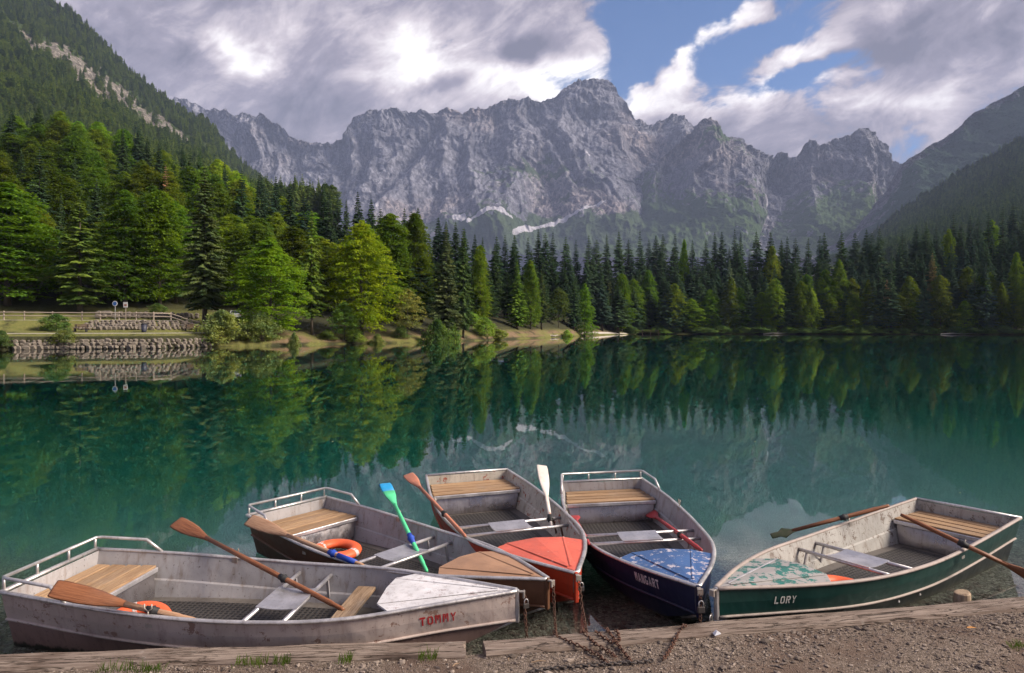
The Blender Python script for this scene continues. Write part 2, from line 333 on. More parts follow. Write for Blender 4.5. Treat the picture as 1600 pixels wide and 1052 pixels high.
# ------------------------------------------------------------------ land round the lake
SHX = np.array([-900,-400,-120,0,100,240,330,420,520,640,760,850,900,955,1000,1100,1300,1450,1600,1800,2200,2800], float)
SHY = np.array([40,55,68,73,75.7,78,86,89,100,108.6,131,166,200,246,262,263,258,250,240,215,160,90], float)
def shore(x): return np.interp(x, SHX, SHY)
SLX = [-900,-300,0,150,300,400,500,600,700,850,960,1100,1300,1450,1600,2200,2800]
SLK = [.34,.36,.36,.30,.235,.19,.12,.07,.05,.05,.06,.07,.10,.14,.20,.25,.25]
def land_z(x, s):
    x = np.asarray(x, float); s = np.asarray(s, float)
    left = sstep(350, 325, x)
    za = np.interp(s, [-14,-6,-2,0,.9,3,5.5,8,10,16,24], [-6,-4,-1.6,-.25,1.35,1.7,1.8,2.1,3.3,3.45,4.6])
    zb = np.interp(s, [-14,-6,-2,0,1.2,5,10,24], [-6,-4,-1.4,.02,.55,1.4,2.5,4.6])
    zr = np.interp(s, [-14,-6,-2,0,1.5,5,24], [-6,-4,-1.4,.02,.5,1.0,3.2])
    right = sstep(900, 980, x)
    z = za*left+(zb*(1-right)+zr*right)*(1-left)
    k = np.interp(x, SLX, SLK)
    sc_ = np.minimum(s, 175); z = z+k*np.maximum(0, sc_-24)+k*.1*np.maximum(0, sc_-60)
    return z+np.where(s > .5, .22*perlin(x/23., s/6., 5)*np.clip(s/8, 0, 1)*(1-left*sstep(20, 14, s)), 0)
def land_pt(x, Y):
    s = Y-shore(x); return Vector(((x-800)/F*Y, Y, float(land_z(x, s))))
lx = np.concatenate([np.linspace(-900, -60, 40), np.linspace(-50, 1650, 420), np.linspace(1670, 2800, 40)])
ls = np.array([-14,-8,-6,-4,-3,-2,-1.2,-.6,-.2,0,.2,.45,.7,.9,1.2,1.6,2.1,2.6,3,3.7,4.5,5.5,6.4,7.2,8,8.7,9.3,10,11,12.5,14,16,19,22,24,28,34,42,52,65,80,100,125,155,190,240,300,380,480,620])
LX, LS = np.meshgrid(lx, ls); LY = shore(LX)+LS + np.where(np.abs(LS) < 4, .5*perlin(LX/9., LS*0, 3), 0)
LZ = land_z(LX, LS); lm = mesh_np('ground', np.stack([(LX-800)/F*LY, LY, LZ], -1).reshape(-1, 3), grid_faces(*LX.shape), True)
lf = sstep(350, 325, LX)
path = np.exp(-((LS-4.0)/.75)**2)*lf + np.exp(-((LS-13.5)/2.0)**2)*lf + poly_mask(LX, LS*20, [(925,60,22),(950,45,25),(975,20,10)], 1.0)
grass = lf*(sstep(1.0, 1.8, LS)*sstep(30, 20, LS))+(1-lf)*sstep(.35, .55, .5+.6*perlin(LX/30., LS/3., 9))*sstep(12, 2, LS)*.8
soil = (1-lf)*sstep(9, 4, LS)*sstep(980, 940, LX)*sstep(.3, 1.2, LS)
set_attr(lm, 'path', path); set_attr(lm, 'grass', np.clip(grass, 0, 1)); set_attr(lm, 'soil', np.clip(soil, 0, 1))
m, t, out = new_mat('bank_soil'); P = t.coord('Object')
c = t.mix(t.noise(P, .6, 5), (.028, .035, .014), (.055, .05, .025))
c = t.mix(t.m('MULTIPLY', t.attr('soil'), t.ramp(t.noise(P, .35, 5), .3, .55)), c, t.mix(t.noise(P, 1.7, 4), (.16, .105, .06), (.25, .175, .11)))
c = t.mix(t.m('MULTIPLY', t.attr('grass'), t.ramp(t.noise(P, .8, 4), .25, .5)), c, t.mix(t.noise(P, 2.2, 4), (.10, .13, .03), (.24, .21, .07)))
c = t.mix(t.ramp(t.attr('path'), .4, .65), c, t.mix(t.noise(P, 3, 3), (.42, .38, .33), (.52, .48, .43)))
principled(t, out, c, .95, 0, t.bump(t.noise(P, 3, 5, .7), .8, .25), .2)
lm.materials.append(m); link('ground', lm, kind='structure')
# ------------------------------------------------------------------ lake bed and water
BL = [(-60, 1.0), (-9, 4.095), (-3.338, 4.451), (-.25, 4.64), (4.048, 5.397), (9.5, 6.377), (60, 15.5)]        # waterside line of the timber edge
def beam_y(X): return np.interp(X, [p[0] for p in BL], [p[1] for p in BL])
bu = np.concatenate([np.linspace(-400, -12, 40), np.linspace(-11, 13, 220), np.linspace(14, 420, 40)])
bv = np.concatenate([np.linspace(0, 9, 120), np.linspace(9.5, 40, 40), np.linspace(45, 330, 24)])
BX, BV = np.meshgrid(bu, bv); BY = beam_y(BX)*np.exp(-BV*.02)+(5.0)*(1-np.exp(-BV*.02))+BV
dep = .13+.09*np.minimum(BV, 1.5)+.40*np.clip(BV-1.3, 0, 8)+.19*np.clip(BV-9, 0, 14)
dep = dep+.03*fbm(BX*.9, BV*.9, 4, 4)
bm_ = mesh_np('lake_bed', np.stack([BX, BY, -dep], -1).reshape(-1, 3), grid_faces(*BX.shape), True)
m, t, out = new_mat('lake_bed_gravel'); P = t.coord('Object')
v1 = t.voro(P, 26, 'F1', 'Color'); vd = t.voro(P, 26, 'DISTANCE_TO_EDGE'); v2 = t.voro(P, 60, 'F1', 'Color')
c = t.mix(t.sep(v1)[0], (.15, .135, .11), (.40, .37, .31)); c = t.mix(t.m('MULTIPLY', t.sep(v2)[1], .5), c, (.22, .20, .16))
c = t.mix(t.ramp(vd, 0, .12, .75, 0), c, (.06, .055, .045))
silt = t.ramp(t.sep(P)[2], -.5, -1.5)
c = t.mix(silt, c, t.mix(t.noise(P, .12, 4), (.19, .26, .225), (.27, .335, .285)))
principled(t, out, c, .9, 0, t.bump(vd, .8, .03), .2)
bm_.materials.append(m); link('lake_bed', bm_, kind='structure')
m, t, out = new_mat('lake_water'); P = t.coord('Object'); wx0, wy0, wz0 = t.sep(P)
rip = t.noise(t.comb(t.m('MULTIPLY', wx0, 1.6), t.m('MULTIPLY', wy0, .55), 0), 1.1, 3, .5)
rip2 = t.noise(t.comb(t.m('MULTIPLY', wx0, .22), t.m('MULTIPLY', wy0, .07), 0), 1.0, 2, .5)
nb = t.bump(t.m('ADD', t.m('MULTIPLY', rip, .0014), t.m('MULTIPLY', rip2, .006)), 1.0, 1.0)
gl = t.node('ShaderNodeBsdfGlass'); gl.inputs['IOR'].default_value = 1.47; gl.inputs['Roughness'].default_value = .012; gl.inputs['Color'].default_value = (1, 1, 1, 1)
t.put(gl.inputs['Normal'], nb); t.l.new(gl.outputs[0], out.inputs['Surface'])
va = t.node('ShaderNodeVolumeAbsorption'); va.inputs['Color'].default_value = (.02, .76, .73, 1); va.inputs['Density'].default_value = .34
t.l.new(va.outputs[0], out.inputs['Volume'])
wb = MB().box((0, 150, -15), (900, 330, 30)); wo = wb.build('water', m, kind='structure')
# ------------------------------------------------------------------ mountain air
m, t, out = new_mat('mountain_air')
pv = t.node('ShaderNodeVolumePrincipled'); pv.inputs['Color'].default_value = (.56, .68, 1, 1); pv.inputs['Density'].default_value = .00007
pv.inputs['Anisotropy'].default_value = 0.0
t.l.new(pv.outputs[0], out.inputs['Volume'])
MB().box((0, 2900, 985), (12000, 6400, 2050)).build('haze', m, kind='stuff', label='thin blue mountain air between the lake and the peaks')
# ------------------------------------------------------------------ trees: prototypes
def leaf_material(name, fixed=None, trans=.42):
    m, t, out = new_mat(name); P = t.coord('Object'); oi = t.node('ShaderNodeObjectInfo')
    c = oi.outputs['Color'] if fixed is None else t.mix(oi.outputs['Random'], fixed[0], fixed[1])
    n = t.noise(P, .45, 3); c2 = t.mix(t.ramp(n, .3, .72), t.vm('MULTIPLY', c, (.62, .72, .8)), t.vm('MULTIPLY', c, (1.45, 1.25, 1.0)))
    df = t.node('ShaderNodeBsdfDiffuse'); tr = t.node('ShaderNodeBsdfTranslucent'); mx = t.node('ShaderNodeMixShader')
    t.put(df.inputs[0], c2); t.put(tr.inputs[0], t.vm('MULTIPLY', c2, (1.25, 1.15, .6))); mx.inputs[0].default_value = trans
    t.l.new(df.outputs[0], mx.inputs[1]); t.l.new(tr.outputs[0], mx.inputs[2]); t.l.new(mx.outputs[0], out.inputs['Surface']); return m
M_leaf = leaf_material('leaves'); M_needle = leaf_material('needles', None, .18)
M_farf = leaf_material('far_forest', ((.06, .12, .04), (.19, .28, .06)), .2)
M_farb = leaf_material('far_forest_right', ((.055, .115, .06), (.12, .20, .08)), .2)
m, t, out = new_mat('bark'); P = t.coord('Object')
principled(t, out, t.mix(t.noise(t.vm('MULTIPLY', P, (4, 4, .8)), 2, 4), (.07, .055, .042), (.17, .145, .12)), .95, 0, t.bump(t.noise(t.vm('MULTIPLY', P, (6, 6, .7)), 2, 4), .7, .05), .1)
M_bark = m
def tris_mesh(name, A, B, C, mat):
    V = np.stack([A, B, C], 1).reshape(-1, 3); return mesh_np(name, V, np.arange(len(V)).reshape(-1, 3), False, [mat])
def spruce_crown(seed, Hh, R, step, bare, taper, droop, tri=1.0, gap=.0, dens=5.0):
    r = np.random.default_rng(seed); hs = []
    h = bare*Hh
    while h < Hh*.985: hs.append(h); h += step*(.75+.5*r.random())
    A, B, C = [], [], []
    lob = r.random(6)*2*PI
    for h in hs:
        f = h/Hh; n = 4+int(r.random()*3.2)+(1 if f < .5 else 0); a0 = r.random()*2*PI
        env = 1.22*R*min(1.0, .5+(f-bare)*4)*(1-f)**taper
        for k in range(n):
            if r.random() < gap: continue
            az = a0+2*PI*k/n+r.normal()*.25
            L = max(.05, env*(.50+.62*r.random())*(1+.16*math.sin(3*az+lob[0]+f*9)))
            m_ = int(L*dens)+4; t = np.linspace(.12, 1, m_)**.85
            up = .35-.95*(1-f)*droop*2+.1*r.normal()
            rr = t*L; z = h+up*rr*.55-droop*.5*rr*t+.18*droop*L*np.maximum(0, t-.7)*3
            ca, sa = math.cos(az), math.sin(az)
            base = np.stack([ca*rr, sa*rr, z], 1)
            for sgn, ang in ((1, .85), (-1, .85), (1, .3), (-1, .35), (0, 0)):
                q = az+sgn*(ang+.25*r.standard_normal(m_))
                ls = tri*(.30+.55*(1-t)*min(1, L/2.2)+.12*r.random(m_))*(.22+.78*min(1, L/1.5))
                dn = -(.15+droop*.8+.35*r.random(m_)) if sgn else -(.6+.6*r.random(m_))*droop*1.4
                tip = base+np.stack([np.cos(q)*ls, np.sin(q)*ls, dn*ls], 1)
                wv_ = np.stack([-np.sin(q), np.cos(q), .5*r.standard_normal(m_)], 1)*(tri*(.085+.06*r.random(m_))*(.35+.65*min(1, L/1.2)))[:, None]
                j = base+r.standard_normal((m_, 3))*.05
                A.append(j-wv_); B.append(j+wv_); C.append(tip)
    A.append(np.array([[-.1, 0, Hh*.965]])); B.append(np.array([[.1, 0, Hh*.965]])); C.append(np.array([[0, 0, Hh*1.0]]))
    return np.vstack(A), np.vstack(B), np.vstack(C)
def beech_crown(seed, Hh, R, base, shape, nsp, nl, leaf=.30, flat=.22, spray=1.0, tiers=0):
    r = np.random.default_rng(seed); A, B, C, tips = [], [], [], []
    lob = [(r.random()*2*PI, r.integers(2, 5), .10+.12*r.random()) for _ in range(3)]
    for i in range(nsp):
        nt = tiers; f = base+(1-base)*min(1, max(0, (math.floor((r.random()**.85)*nt)+.5+.36*r.standard_normal())/nt)) if tiers else base+(1-base)*(r.random()**.85)
        g = (f-base)/(1-base)
        env = R*(shape(g))
        az = r.random()*2*PI
        env *= 1+sum(a*math.sin(n_*az+p+g*7*a*5) for p, n_, a in lob)
        rad = env*(1-.6*r.random()**1.5)*(.82+.3*r.random())
        f = f+.035*math.sin(2*az+i%3) if tiers else f
        cx, cy_, cz = math.cos(az)*rad, math.sin(az)*rad, f*Hh-.10*rad
        sp = spray*(.55+.75*r.random())*min(1.0, .5+env/R); tips.append((cx, cy_, cz))
        a = r.random(nl)*2*PI; q = np.sqrt(r.random(nl))*sp
        lx_ = np.cos(a)*q*1.25; ly_ = np.sin(a)*q*.85; lz_ = r.standard_normal(nl)*flat*.35*sp-.28*q*q/sp-.12*lx_
        P = np.stack([cx+math.cos(az)*lx_-math.sin(az)*ly_, cy_+math.sin(az)*lx_+math.cos(az)*ly_, cz+lz_], 1)
        th = r.random(nl)*2*PI; s = leaf*(.65+.7*r.random(nl))
        tilt = r.standard_normal((nl, 2))*.42
        d1 = np.stack([np.cos(th), np.sin(th), tilt[:, 0]-.25], 1)*s[:, None]; d2 = np.stack([-np.sin(th), np.cos(th), tilt[:, 1]], 1)*(s*.42)[:, None]
        A.append(P-d2); B.append(P+d2); C.append(P+d1)
    return np.vstack(A), np.vstack(B), np.vstack(C), tips
def trunk_mesh(seed, Hh, r0, limbs=(), frac=.97, lean=.0):
    r = random.Random(seed); mb = MB(); n = 9; pts = []; ax, ay = r.uniform(-1, 1), r.uniform(-1, 1)
    for i in range(n):
        f = i/(n-1)*frac; pts.append((lean*ax*math.sin(f*3)+.06*r.uniform(-1, 1)*f, lean*ay*math.sin(f*2.3), f*Hh-(.6 if i == 0 else 0)))
    mb.tube(pts, [r0*(1.35 if i == 0 else 1)*(1-.94*(i/(n-1))**.9) for i in range(n)], 7)
    for (x, y, z) in limbs:
        rd = math.hypot(x, y); z0 = max(.08*Hh, z-rd*.75); f = z0/Hh
        mb.tube([(0, 0, z0), (x*.45, y*.45, z0+(z-z0)*.62), (x*.96, y*.96, z-.05)], [max(.03, r0*.34*(1-f)), max(.02, r0*.2*(1-f)), .012], 5)
    return mb.mesh('trunk', M_bark, True)
PROTO = {}
def add_proto(key, Hh, crown, trunk): PROTO.setdefault(key, []).append((Hh, crown, trunk))
for i in range(4):
    a = spruce_crown(40+i, 28, 3.3+.4*(i % 2), .50, .07+.03*i, [.95,.85,1.0,.9][i], .34+.06*(i%2), 1.25); add_proto('s', 28, tris_mesh('crown', *a, M_needle), trunk_mesh(i, 28, .30))
for i in range(3):
    a = spruce_crown(60+i, 26, 3.0, .62, .10+.06*i, .75, .48, 1.35, .22); add_proto('l', 26, tris_mesh('crown', *a, M_needle), trunk_mesh(20+i, 26, .26))
a = spruce_crown(80, 24, 2.4, .55, .15, .8, .3, .8, .35, 3.2); add_proto('d', 24, tris_mesh('crown', *a, M_needle), trunk_mesh(31, 24, .25))
SH = [lambda g: (1-g)**.52*min(1, .62+g*3)+.04, lambda g: (1-((g-.25)/.75))**.62+.04 if g > .25 else .66+.34*g/.25, lambda g: (math.sin(PI*min(1, .18+g*.82)))**.75+.03, lambda g: (1-g)**.44*min(1, .7+g*2)+.05]
for i in range(4):
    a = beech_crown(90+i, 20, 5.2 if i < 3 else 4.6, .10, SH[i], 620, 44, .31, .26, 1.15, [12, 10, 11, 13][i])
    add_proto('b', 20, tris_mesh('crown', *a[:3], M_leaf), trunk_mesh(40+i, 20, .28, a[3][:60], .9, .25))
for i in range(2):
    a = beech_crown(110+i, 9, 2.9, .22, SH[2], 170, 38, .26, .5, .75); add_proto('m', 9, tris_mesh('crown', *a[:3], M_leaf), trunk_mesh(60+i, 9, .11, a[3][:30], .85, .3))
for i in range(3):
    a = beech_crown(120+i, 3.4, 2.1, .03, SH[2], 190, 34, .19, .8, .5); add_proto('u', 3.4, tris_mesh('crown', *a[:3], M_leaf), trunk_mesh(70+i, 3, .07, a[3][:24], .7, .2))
TINT = {'s': (.030, .056, .024), 'l': (.085, .115, .030), 'd': (.20, .12, .085), 'b': (.115, .195, .026), 'm': (.15, .20, .04), 'u': (.13, .17, .055)}
NAME = {'s': 'spruce_tree', 'l': 'larch_tree', 'd': 'dead_spruce', 'b': 'beech_tree', 'm': 'young_tree', 'u': 'bush'}
CAT = {'s': 'tree', 'l': 'tree', 'd': 'tree', 'b': 'tree', 'm': 'tree', 'u': 'bush'}
ntree = 0; tcount = {}
def zone(x):
    for lim, nm in ((45, 'at the left edge'), (110, 'left of the light conifer'), (215, 'above the two signs'), (290, 'around the dead brown spruce'), (370, 'above the parked car'), (455, 'above the round bushes'),
                    (535, 'around the slim conifer'), (615, 'above the bare soil bank'), (700, 'near the pale young tree'), (790, 'behind the grassy bend'), (880, 'behind the sunlit shore spruce'), (960, 'left of the landing stage'),
                    (1040, 'behind the landing stage'), (1110, 'right of the landing stage'), (1175, 'around the rounded conifer'), (1245, 'below the pale gully'), (1340, 'around three bright beeches'), (1400, 'by the withered conifer'), (1475, 'by the brown topped spruce'), (1550, 'around the small clearing')):
        if x < lim: return nm
    return 'at the right edge'
def tree(kind, x, Y, top, label, group=None, width=None, tint=1.0, hue=None, var=None, jit=.16):
    """x, top: where axis and tip stand in the photograph; Y: distance in metres; width: crown half width in photo px"""
    global ntree
    ntree += 1; r = random.Random(ntree*13+5)
    if group: label = label+', '+zone(x); group = group+' '+zone(x)
    g = land_pt(x, Y); hgt = H+(YH-top)/F*Y-g.z
    pr = PROTO[kind]; Hh, crown, trunk = pr[(var if var is not None else r.randrange(len(pr)))]
    sz = hgt/Hh; R0 = {'s': 3.4, 'l': 3.0, 'd': 2.4, 'b': 5.2, 'm': 2.9, 'u': 2.1}[kind]
    sx = ((width*(r.uniform(1.0, 1.4) if (group and kind == 's') else 1))/F*Y/R0) if width else sz*r.uniform(.85, 1.15)*(.92 if kind == 's' else 1)
    e = empty(NAME[kind], g, r.uniform(0, 2*PI), label=label, category=CAT[kind]); e.scale = (sx, sx, sz)
    if group: e['group'] = group
    c = link('crown', crown, e); link('trunk', trunk, e)
    b = hue or TINT[kind]; k = [tint*(1+jit*r.uniform(-1, 1)) for _ in range(2)]
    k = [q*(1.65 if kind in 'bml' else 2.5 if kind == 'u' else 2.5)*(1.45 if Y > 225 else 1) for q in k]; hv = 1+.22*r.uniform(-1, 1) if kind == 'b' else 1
    c.color = (b[0]*k[0]*hv, b[1]*k[0]*(1+.04*r.uniform(-1, 1)), b[2]*k[1], 1)
    tcount[group or 'own'] = tcount.get(group or 'own', 0)+1
    return e
# --- single trees one can point at
T = tree
T('b', 12, 101, 292, 'big beech with layered bright leaves at the left edge above the fence', width=88, var=0, tint=.8)
T('l', 125, 100, 306, 'light green conifer with bare stem showing, behind the two signs', width=44, var=0, hue=(.11,.17,.03))
T('b', 196, 106, 315, 'mid green beech right of the light conifer behind the signs', width=52, var=0, tint=.62)
T('b', 250, 108, 305, 'dense beech standing left of the tall sparse spruce by the road', width=48, var=3, tint=.72)
T('s', 62, 120, 226, 'tall dark spruce with visible trunk behind the left edge beech', width=34, var=2)
T('d', 259, 150, 256, 'dead brown spruce rising out of the green beech canopy')
T('s', 320, 97, 256, 'tall sparse spruce with straight bare trunk by the road, left of the car', width=40, var=1, hue=(.042,.062,.026))
T('b', 421, 94.5, 376, 'bright yellow green beech behind the two round shore bushes', width=54, var=2, hue=(.15,.22,.02))
T('l', 487, 101.5, 326, 'slim light green conifer at the waterline right of the bright round beech', width=25, var=1, hue=(.10,.15,.03))
T('b', 566, 106, 350, 'brightest large beech leaning over the bare soil bank', width=50, var=2, hue=(.16,.22,.018))
T('m', 538, 102.5, 472, 'small pale leafy tree below the brightest large beech', width=20, hue=(.11,.19,.05))
T('m', 636, 111, 452, 'pale yellowish young tree standing on the shore in front of dark trunks', width=24, hue=(.19,.21,.06))
T('b', 610, 124, 340, 'mid green beech right of the brightest large beech', width=44, var=3, tint=.72)
T('b', 648, 128, 338, 'darker beech reaching up beside three spruce tips', width=34, var=0, tint=.55)
T('s', 697, 117.5, 352, 'broad olive spruce at the water edge right of the pale young tree', width=30, var=0, hue=(.055,.078,.028))
T('s', 724, 125.5, 354, 'narrow spruce with bare lower trunk right of the broad olive spruce', width=19, var=1, hue=(.04,.07,.025))
T('b', 750, 146, 388, 'yellow green beech in the gap right of the narrow spruce', width=19, var=3, tint=.85)
T('s', 808, 158, 408, 'sunlit green spruce standing on the grassy shore bend', width=19, var=0, hue=(.065,.12,.022))
T('b', 829, 166, 410, 'yellow green beech touching the sunlit shore spruce on its right', width=17, var=0, tint=.95)
T('s', 846, 172, 420, 'olive spruce on the shore bend beside the driftwood', width=15, var=2, hue=(.045,.065,.026))
T('m', 873, 192, 450, 'rounded olive green tree between spruces near the shore path', width=17, hue=(.075,.115,.03))
T('s', 897, 204, 430, 'dark narrow spruce just left of the conical bright tree', width=13, var=1)
T('b', 914, 207, 446, 'conical bright green tree left of the pale shore path', width=16, var=0, hue=(.10,.2,.022))
T('l', 953, 256, 436, 'thin pale stemmed conifer standing by the landing at the bend', width=11, var=2, hue=(.06,.08,.035))
T('s', 1140, 267, 403, 'rounded grey green conifer in front of the far shore wall', width=18, var=0, hue=(.05,.075,.042))
T('d', 1386, 258, 436, 'grey brown withered conifer on the far right shore', width=12, hue=(.10,.075,.06))
T('s', 1457, 262, 393, 'spruce with a rusty brown top on the far right shore', width=15, var=1, hue=(.07,.065,.032))
for x, tp, lab in ((990, 438, 'low light green beech at the start of the far shore'), (1013, 425, 'leafy green tree beside the first pale trunk of the far shore'), (1206, 388, 'yellow green crown high between far shore spruces'),
                   (1260, 432, 'green beech at the far shore, left of three bright ones'), (1290, 424, 'left one of three bright beeches on the far shore'), (1312, 409, 'tallest of three bright beeches on the far shore'),
                   (1331, 438, 'lowest yellow green beech right of the tallest bright one'), (1421, 434, 'broad golden green beech right of the withered conifer'), (1511, 420, 'yellow green tree above the small clearing of the far shore'),
                   (1546, 428, 'beech right of the small clearing on the far shore'), (1588, 398, 'dark leafy beech at the right edge of the far shore')):
    T('b', x, shore(x)+(9 if tp > 395 else 24), tp, lab, width=18 if tp > 415 else 15, tint=.62, hue=(.105,.17,.026))
T('b', 1550, 295, 348, 'yellow green crown just under the tallest spruces at the right edge', width=16, tint=.7); T('b', 1482, 290, 362, 'pale green rounded crown below the right skyline spruces', width=15, tint=.55)
T('b', 1069, 290, 378, 'yellow green crown showing on the skyline of the far shore', width=10, tint=.6)
# --- spruces that make the skyline behind the left and middle shore
g1 = 'skyline spruces behind the left shore'; l1 = 'dark spruce tip on the left skyline'
for x, tp in ((378,263),(405,266),(431,273),(453,283),(476,302),(505,284),(514,290),(528,301),(541,310),(559,297),(580,309),(595,324),(632,323),(643,328),(653,323),(685,338),(697,344),(712,346)):
    T('s', x, shore(x)+62+9*math.sin(x), tp, l1, g1, width=20, hue=(.024,.045,.024))
g2 = 'skyline spruces of the middle shore'; l2 = 'dark spruce tip below the snow patches'
for x, tp in ((726,355),(742,365),(754,370),(776,368),(789,365),(804,366),(825,370),(841,357),(852,362),(864,361),(884,368),(900,373)):
    T('s', x, shore(x)+48+7*math.sin(x*2), tp, l2, g2, width=16.5, hue=(.022,.042,.024))
g3 = 'tall skyline spruces of the far shore'; l3 = 'tall dark spruce on the far shore skyline'
for x, tp in ((920,366),(932,372),(948,364),(967,360),(982,372),(1000,359),(1014,372),(1025,366),(1036,363),(1055,363),(1082,374),(1103,372),(1117,360),(1128,360),(1148,356),(1157,362),(1182,360),(1204,362),(1221,374),(1230,368),(1243,370),(1263,370),(1281,366),(1288,362),(1315,360),(1336,362),(1354,357),(1362,362),(1374,355),(1410,358),(1432,350),(1447,345),(1463,352),(1490,332),(1502,345),(1516,334),(1528,338),(1545,330),(1567,319),(1583,316),(1598,326)):
    T('s', x, shore(x)+38+12*math.sin(x*1.7), tp, l3, g3, width=18, hue=(.022,.038,.026))
# --- the wood between
def skyl(x): return np.interp(x, [500,600,740,850,1000,1150,1220,1300,1400,1450,1520,1600,1700], [300,330,368,370,376,370,376,372,365,357,345,328,310])
rr = random.Random(5)
g4 = 'spruces packed in the far shore wood'; l4 = 'dark spruce in the conifer wall of the far shore'
for row, (off, dy, stp, hv) in enumerate(((26, 16, 21, .9), (15, 36, 21, 1.0), (6, 62, 25, 1.15))):
    x = 925+row*9
    while x < 1625:
        xx = x+rr.uniform(-6, 6); tp = skyl(xx)+dy+rr.uniform(-9, 14)
        if not (row == 2 and rr.random() < .12): T('s', xx, shore(xx)+off+rr.uniform(-4, 4), tp, l4, g4, width=rr.uniform(15, 20.5), hue=(.023*hv, .042*hv, .025*hv))
        x += stp
g9 = 'leafy trees of the far waterline'; l9 = 'mid green leafy tree at the far waterline'; x = 975
while x < 1625:
    xx = x+rr.uniform(-9, 9); T('b', xx, shore(xx)+4+rr.uniform(-1, 2), rr.uniform(430, 476), l9, g9, width=rr.uniform(13, 22), tint=rr.uniform(.4, .85)); x += 27
g5 = 'spruces packed in the wood of the middle shore'; l5 = 'spruce packed between lighter trees of the middle shore'
for row, (off, dy) in enumerate(((34, 18), (20, 45))):
    x = 590+row*14
    while x < 925:
        xx = x+rr.uniform(-7, 7); T('s', xx, shore(xx)+off+rr.uniform(-4, 4), skyl(xx)+dy+rr.uniform(-8, 12), l5, g5, width=rr.uniform(17, 24)*130/shore(xx)*.8+3, hue=(.026, .048, .024)); x += 27
g6 = 'beeches of the left slope'; l6 = 'leafy beech in the left slope canopy'
g7 = 'spruces of the left slope'; l7 = 'dark spruce rising from the left slope canopy'
def canopy(x): return np.interp(x, [-40, 0, 100, 200, 300, 400, 500, 600], [165, 178, 192, 212, 244, 292, 330, 360])
for row, (off, fr) in enumerate(((34, .80), (52, .60), (74, .40), (100, .22), (132, .06), (165, -.02))):
    x = -30+row*13; stp = 44-row*2.6
    while x < 560-row*26:
        xx = x+rr.uniform(-9, 9); base = 400; ct = canopy(xx); tp = ct+(base-ct)*fr*.72+rr.uniform(-12, 12)
        Y = shore(xx)+off+rr.uniform(-5, 5)
        if rr.random() < (.22 if row < 4 else .34): T('s', xx, Y, tp-16, l7, g7, width=rr.uniform(15, 20), hue=(.026, .048, .022))
        else: T('b', xx, Y, tp, l6, g6, width=rr.uniform(34, 46)*(1-.055*row), tint=rr.uniform(.55, .95))
        x += stp
# --- shrubs
B = [(87,83,491,20,'round dark bush growing through the fence',(.055,.095,.03)), (100,76.2,513,17,'loose green bush on the lower stone wall',(.09,.12,.04)), (2,73.4,517,14,'dark bush cut by the left edge at the waterline',(.06,.09,.03)),
     (347,88,485,32,'large round grey green willow bush at the end of the stone wall',(.14,.18,.065)), (408,90.5,489,25,'second round grey green bush right of the large willow bush',(.13,.175,.065)),
     (246,101,474,13,'pale leafy bush behind the fence on the left bank',(.12,.17,.05)), (512,101,515,13,'low bush at the foot of the slim conifer',(.10,.14,.04)), (553,103,512,16,'low leafy bush under the brightest beech',(.10,.15,.04)),
     (627,110,508,12,'low bush at the foot of the pale young tree',(.09,.13,.04)), (683,112,500,22,'broad dark bush at the foot of the olive spruce',(.06,.10,.03)), (706,117,496,14,'green bush behind the narrow spruce trunk',(.09,.14,.035)),
     (757,133,496,18,'bright leafy bush above the grassy bend',(.10,.16,.035)), (776,138,514,17,'low grassy bush at the water on the shore bend',(.14,.18,.05)), (737,140,488,16,'green bush between trunks behind the grassy bend',(.09,.15,.035)),
     (886,186,516,11,'flat bright bush by the pale shore path',(.14,.2,.05)), (460,91.5,520,9,'small weed bush between soil and water',(.12,.15,.05)), (590,104,522,11,'tiny waterside bush on the bare soil bank',(.12,.15,.05))]
for x, Y, tp, wd, lab, hu in B: T('u', x, Y, tp, lab, width=wd, hue=hu)
g8 = 'low bushes along the far shore'; x = 985
while x < 1620:
    T('u', x+rr.uniform(-8, 8), shore(x)+1.6, 511+rr.uniform(-4, 4), 'low green bush at the waterline of the far shore', g8, width=rr.uniform(10, 19), hue=(.05, .085, .03)); x += 24
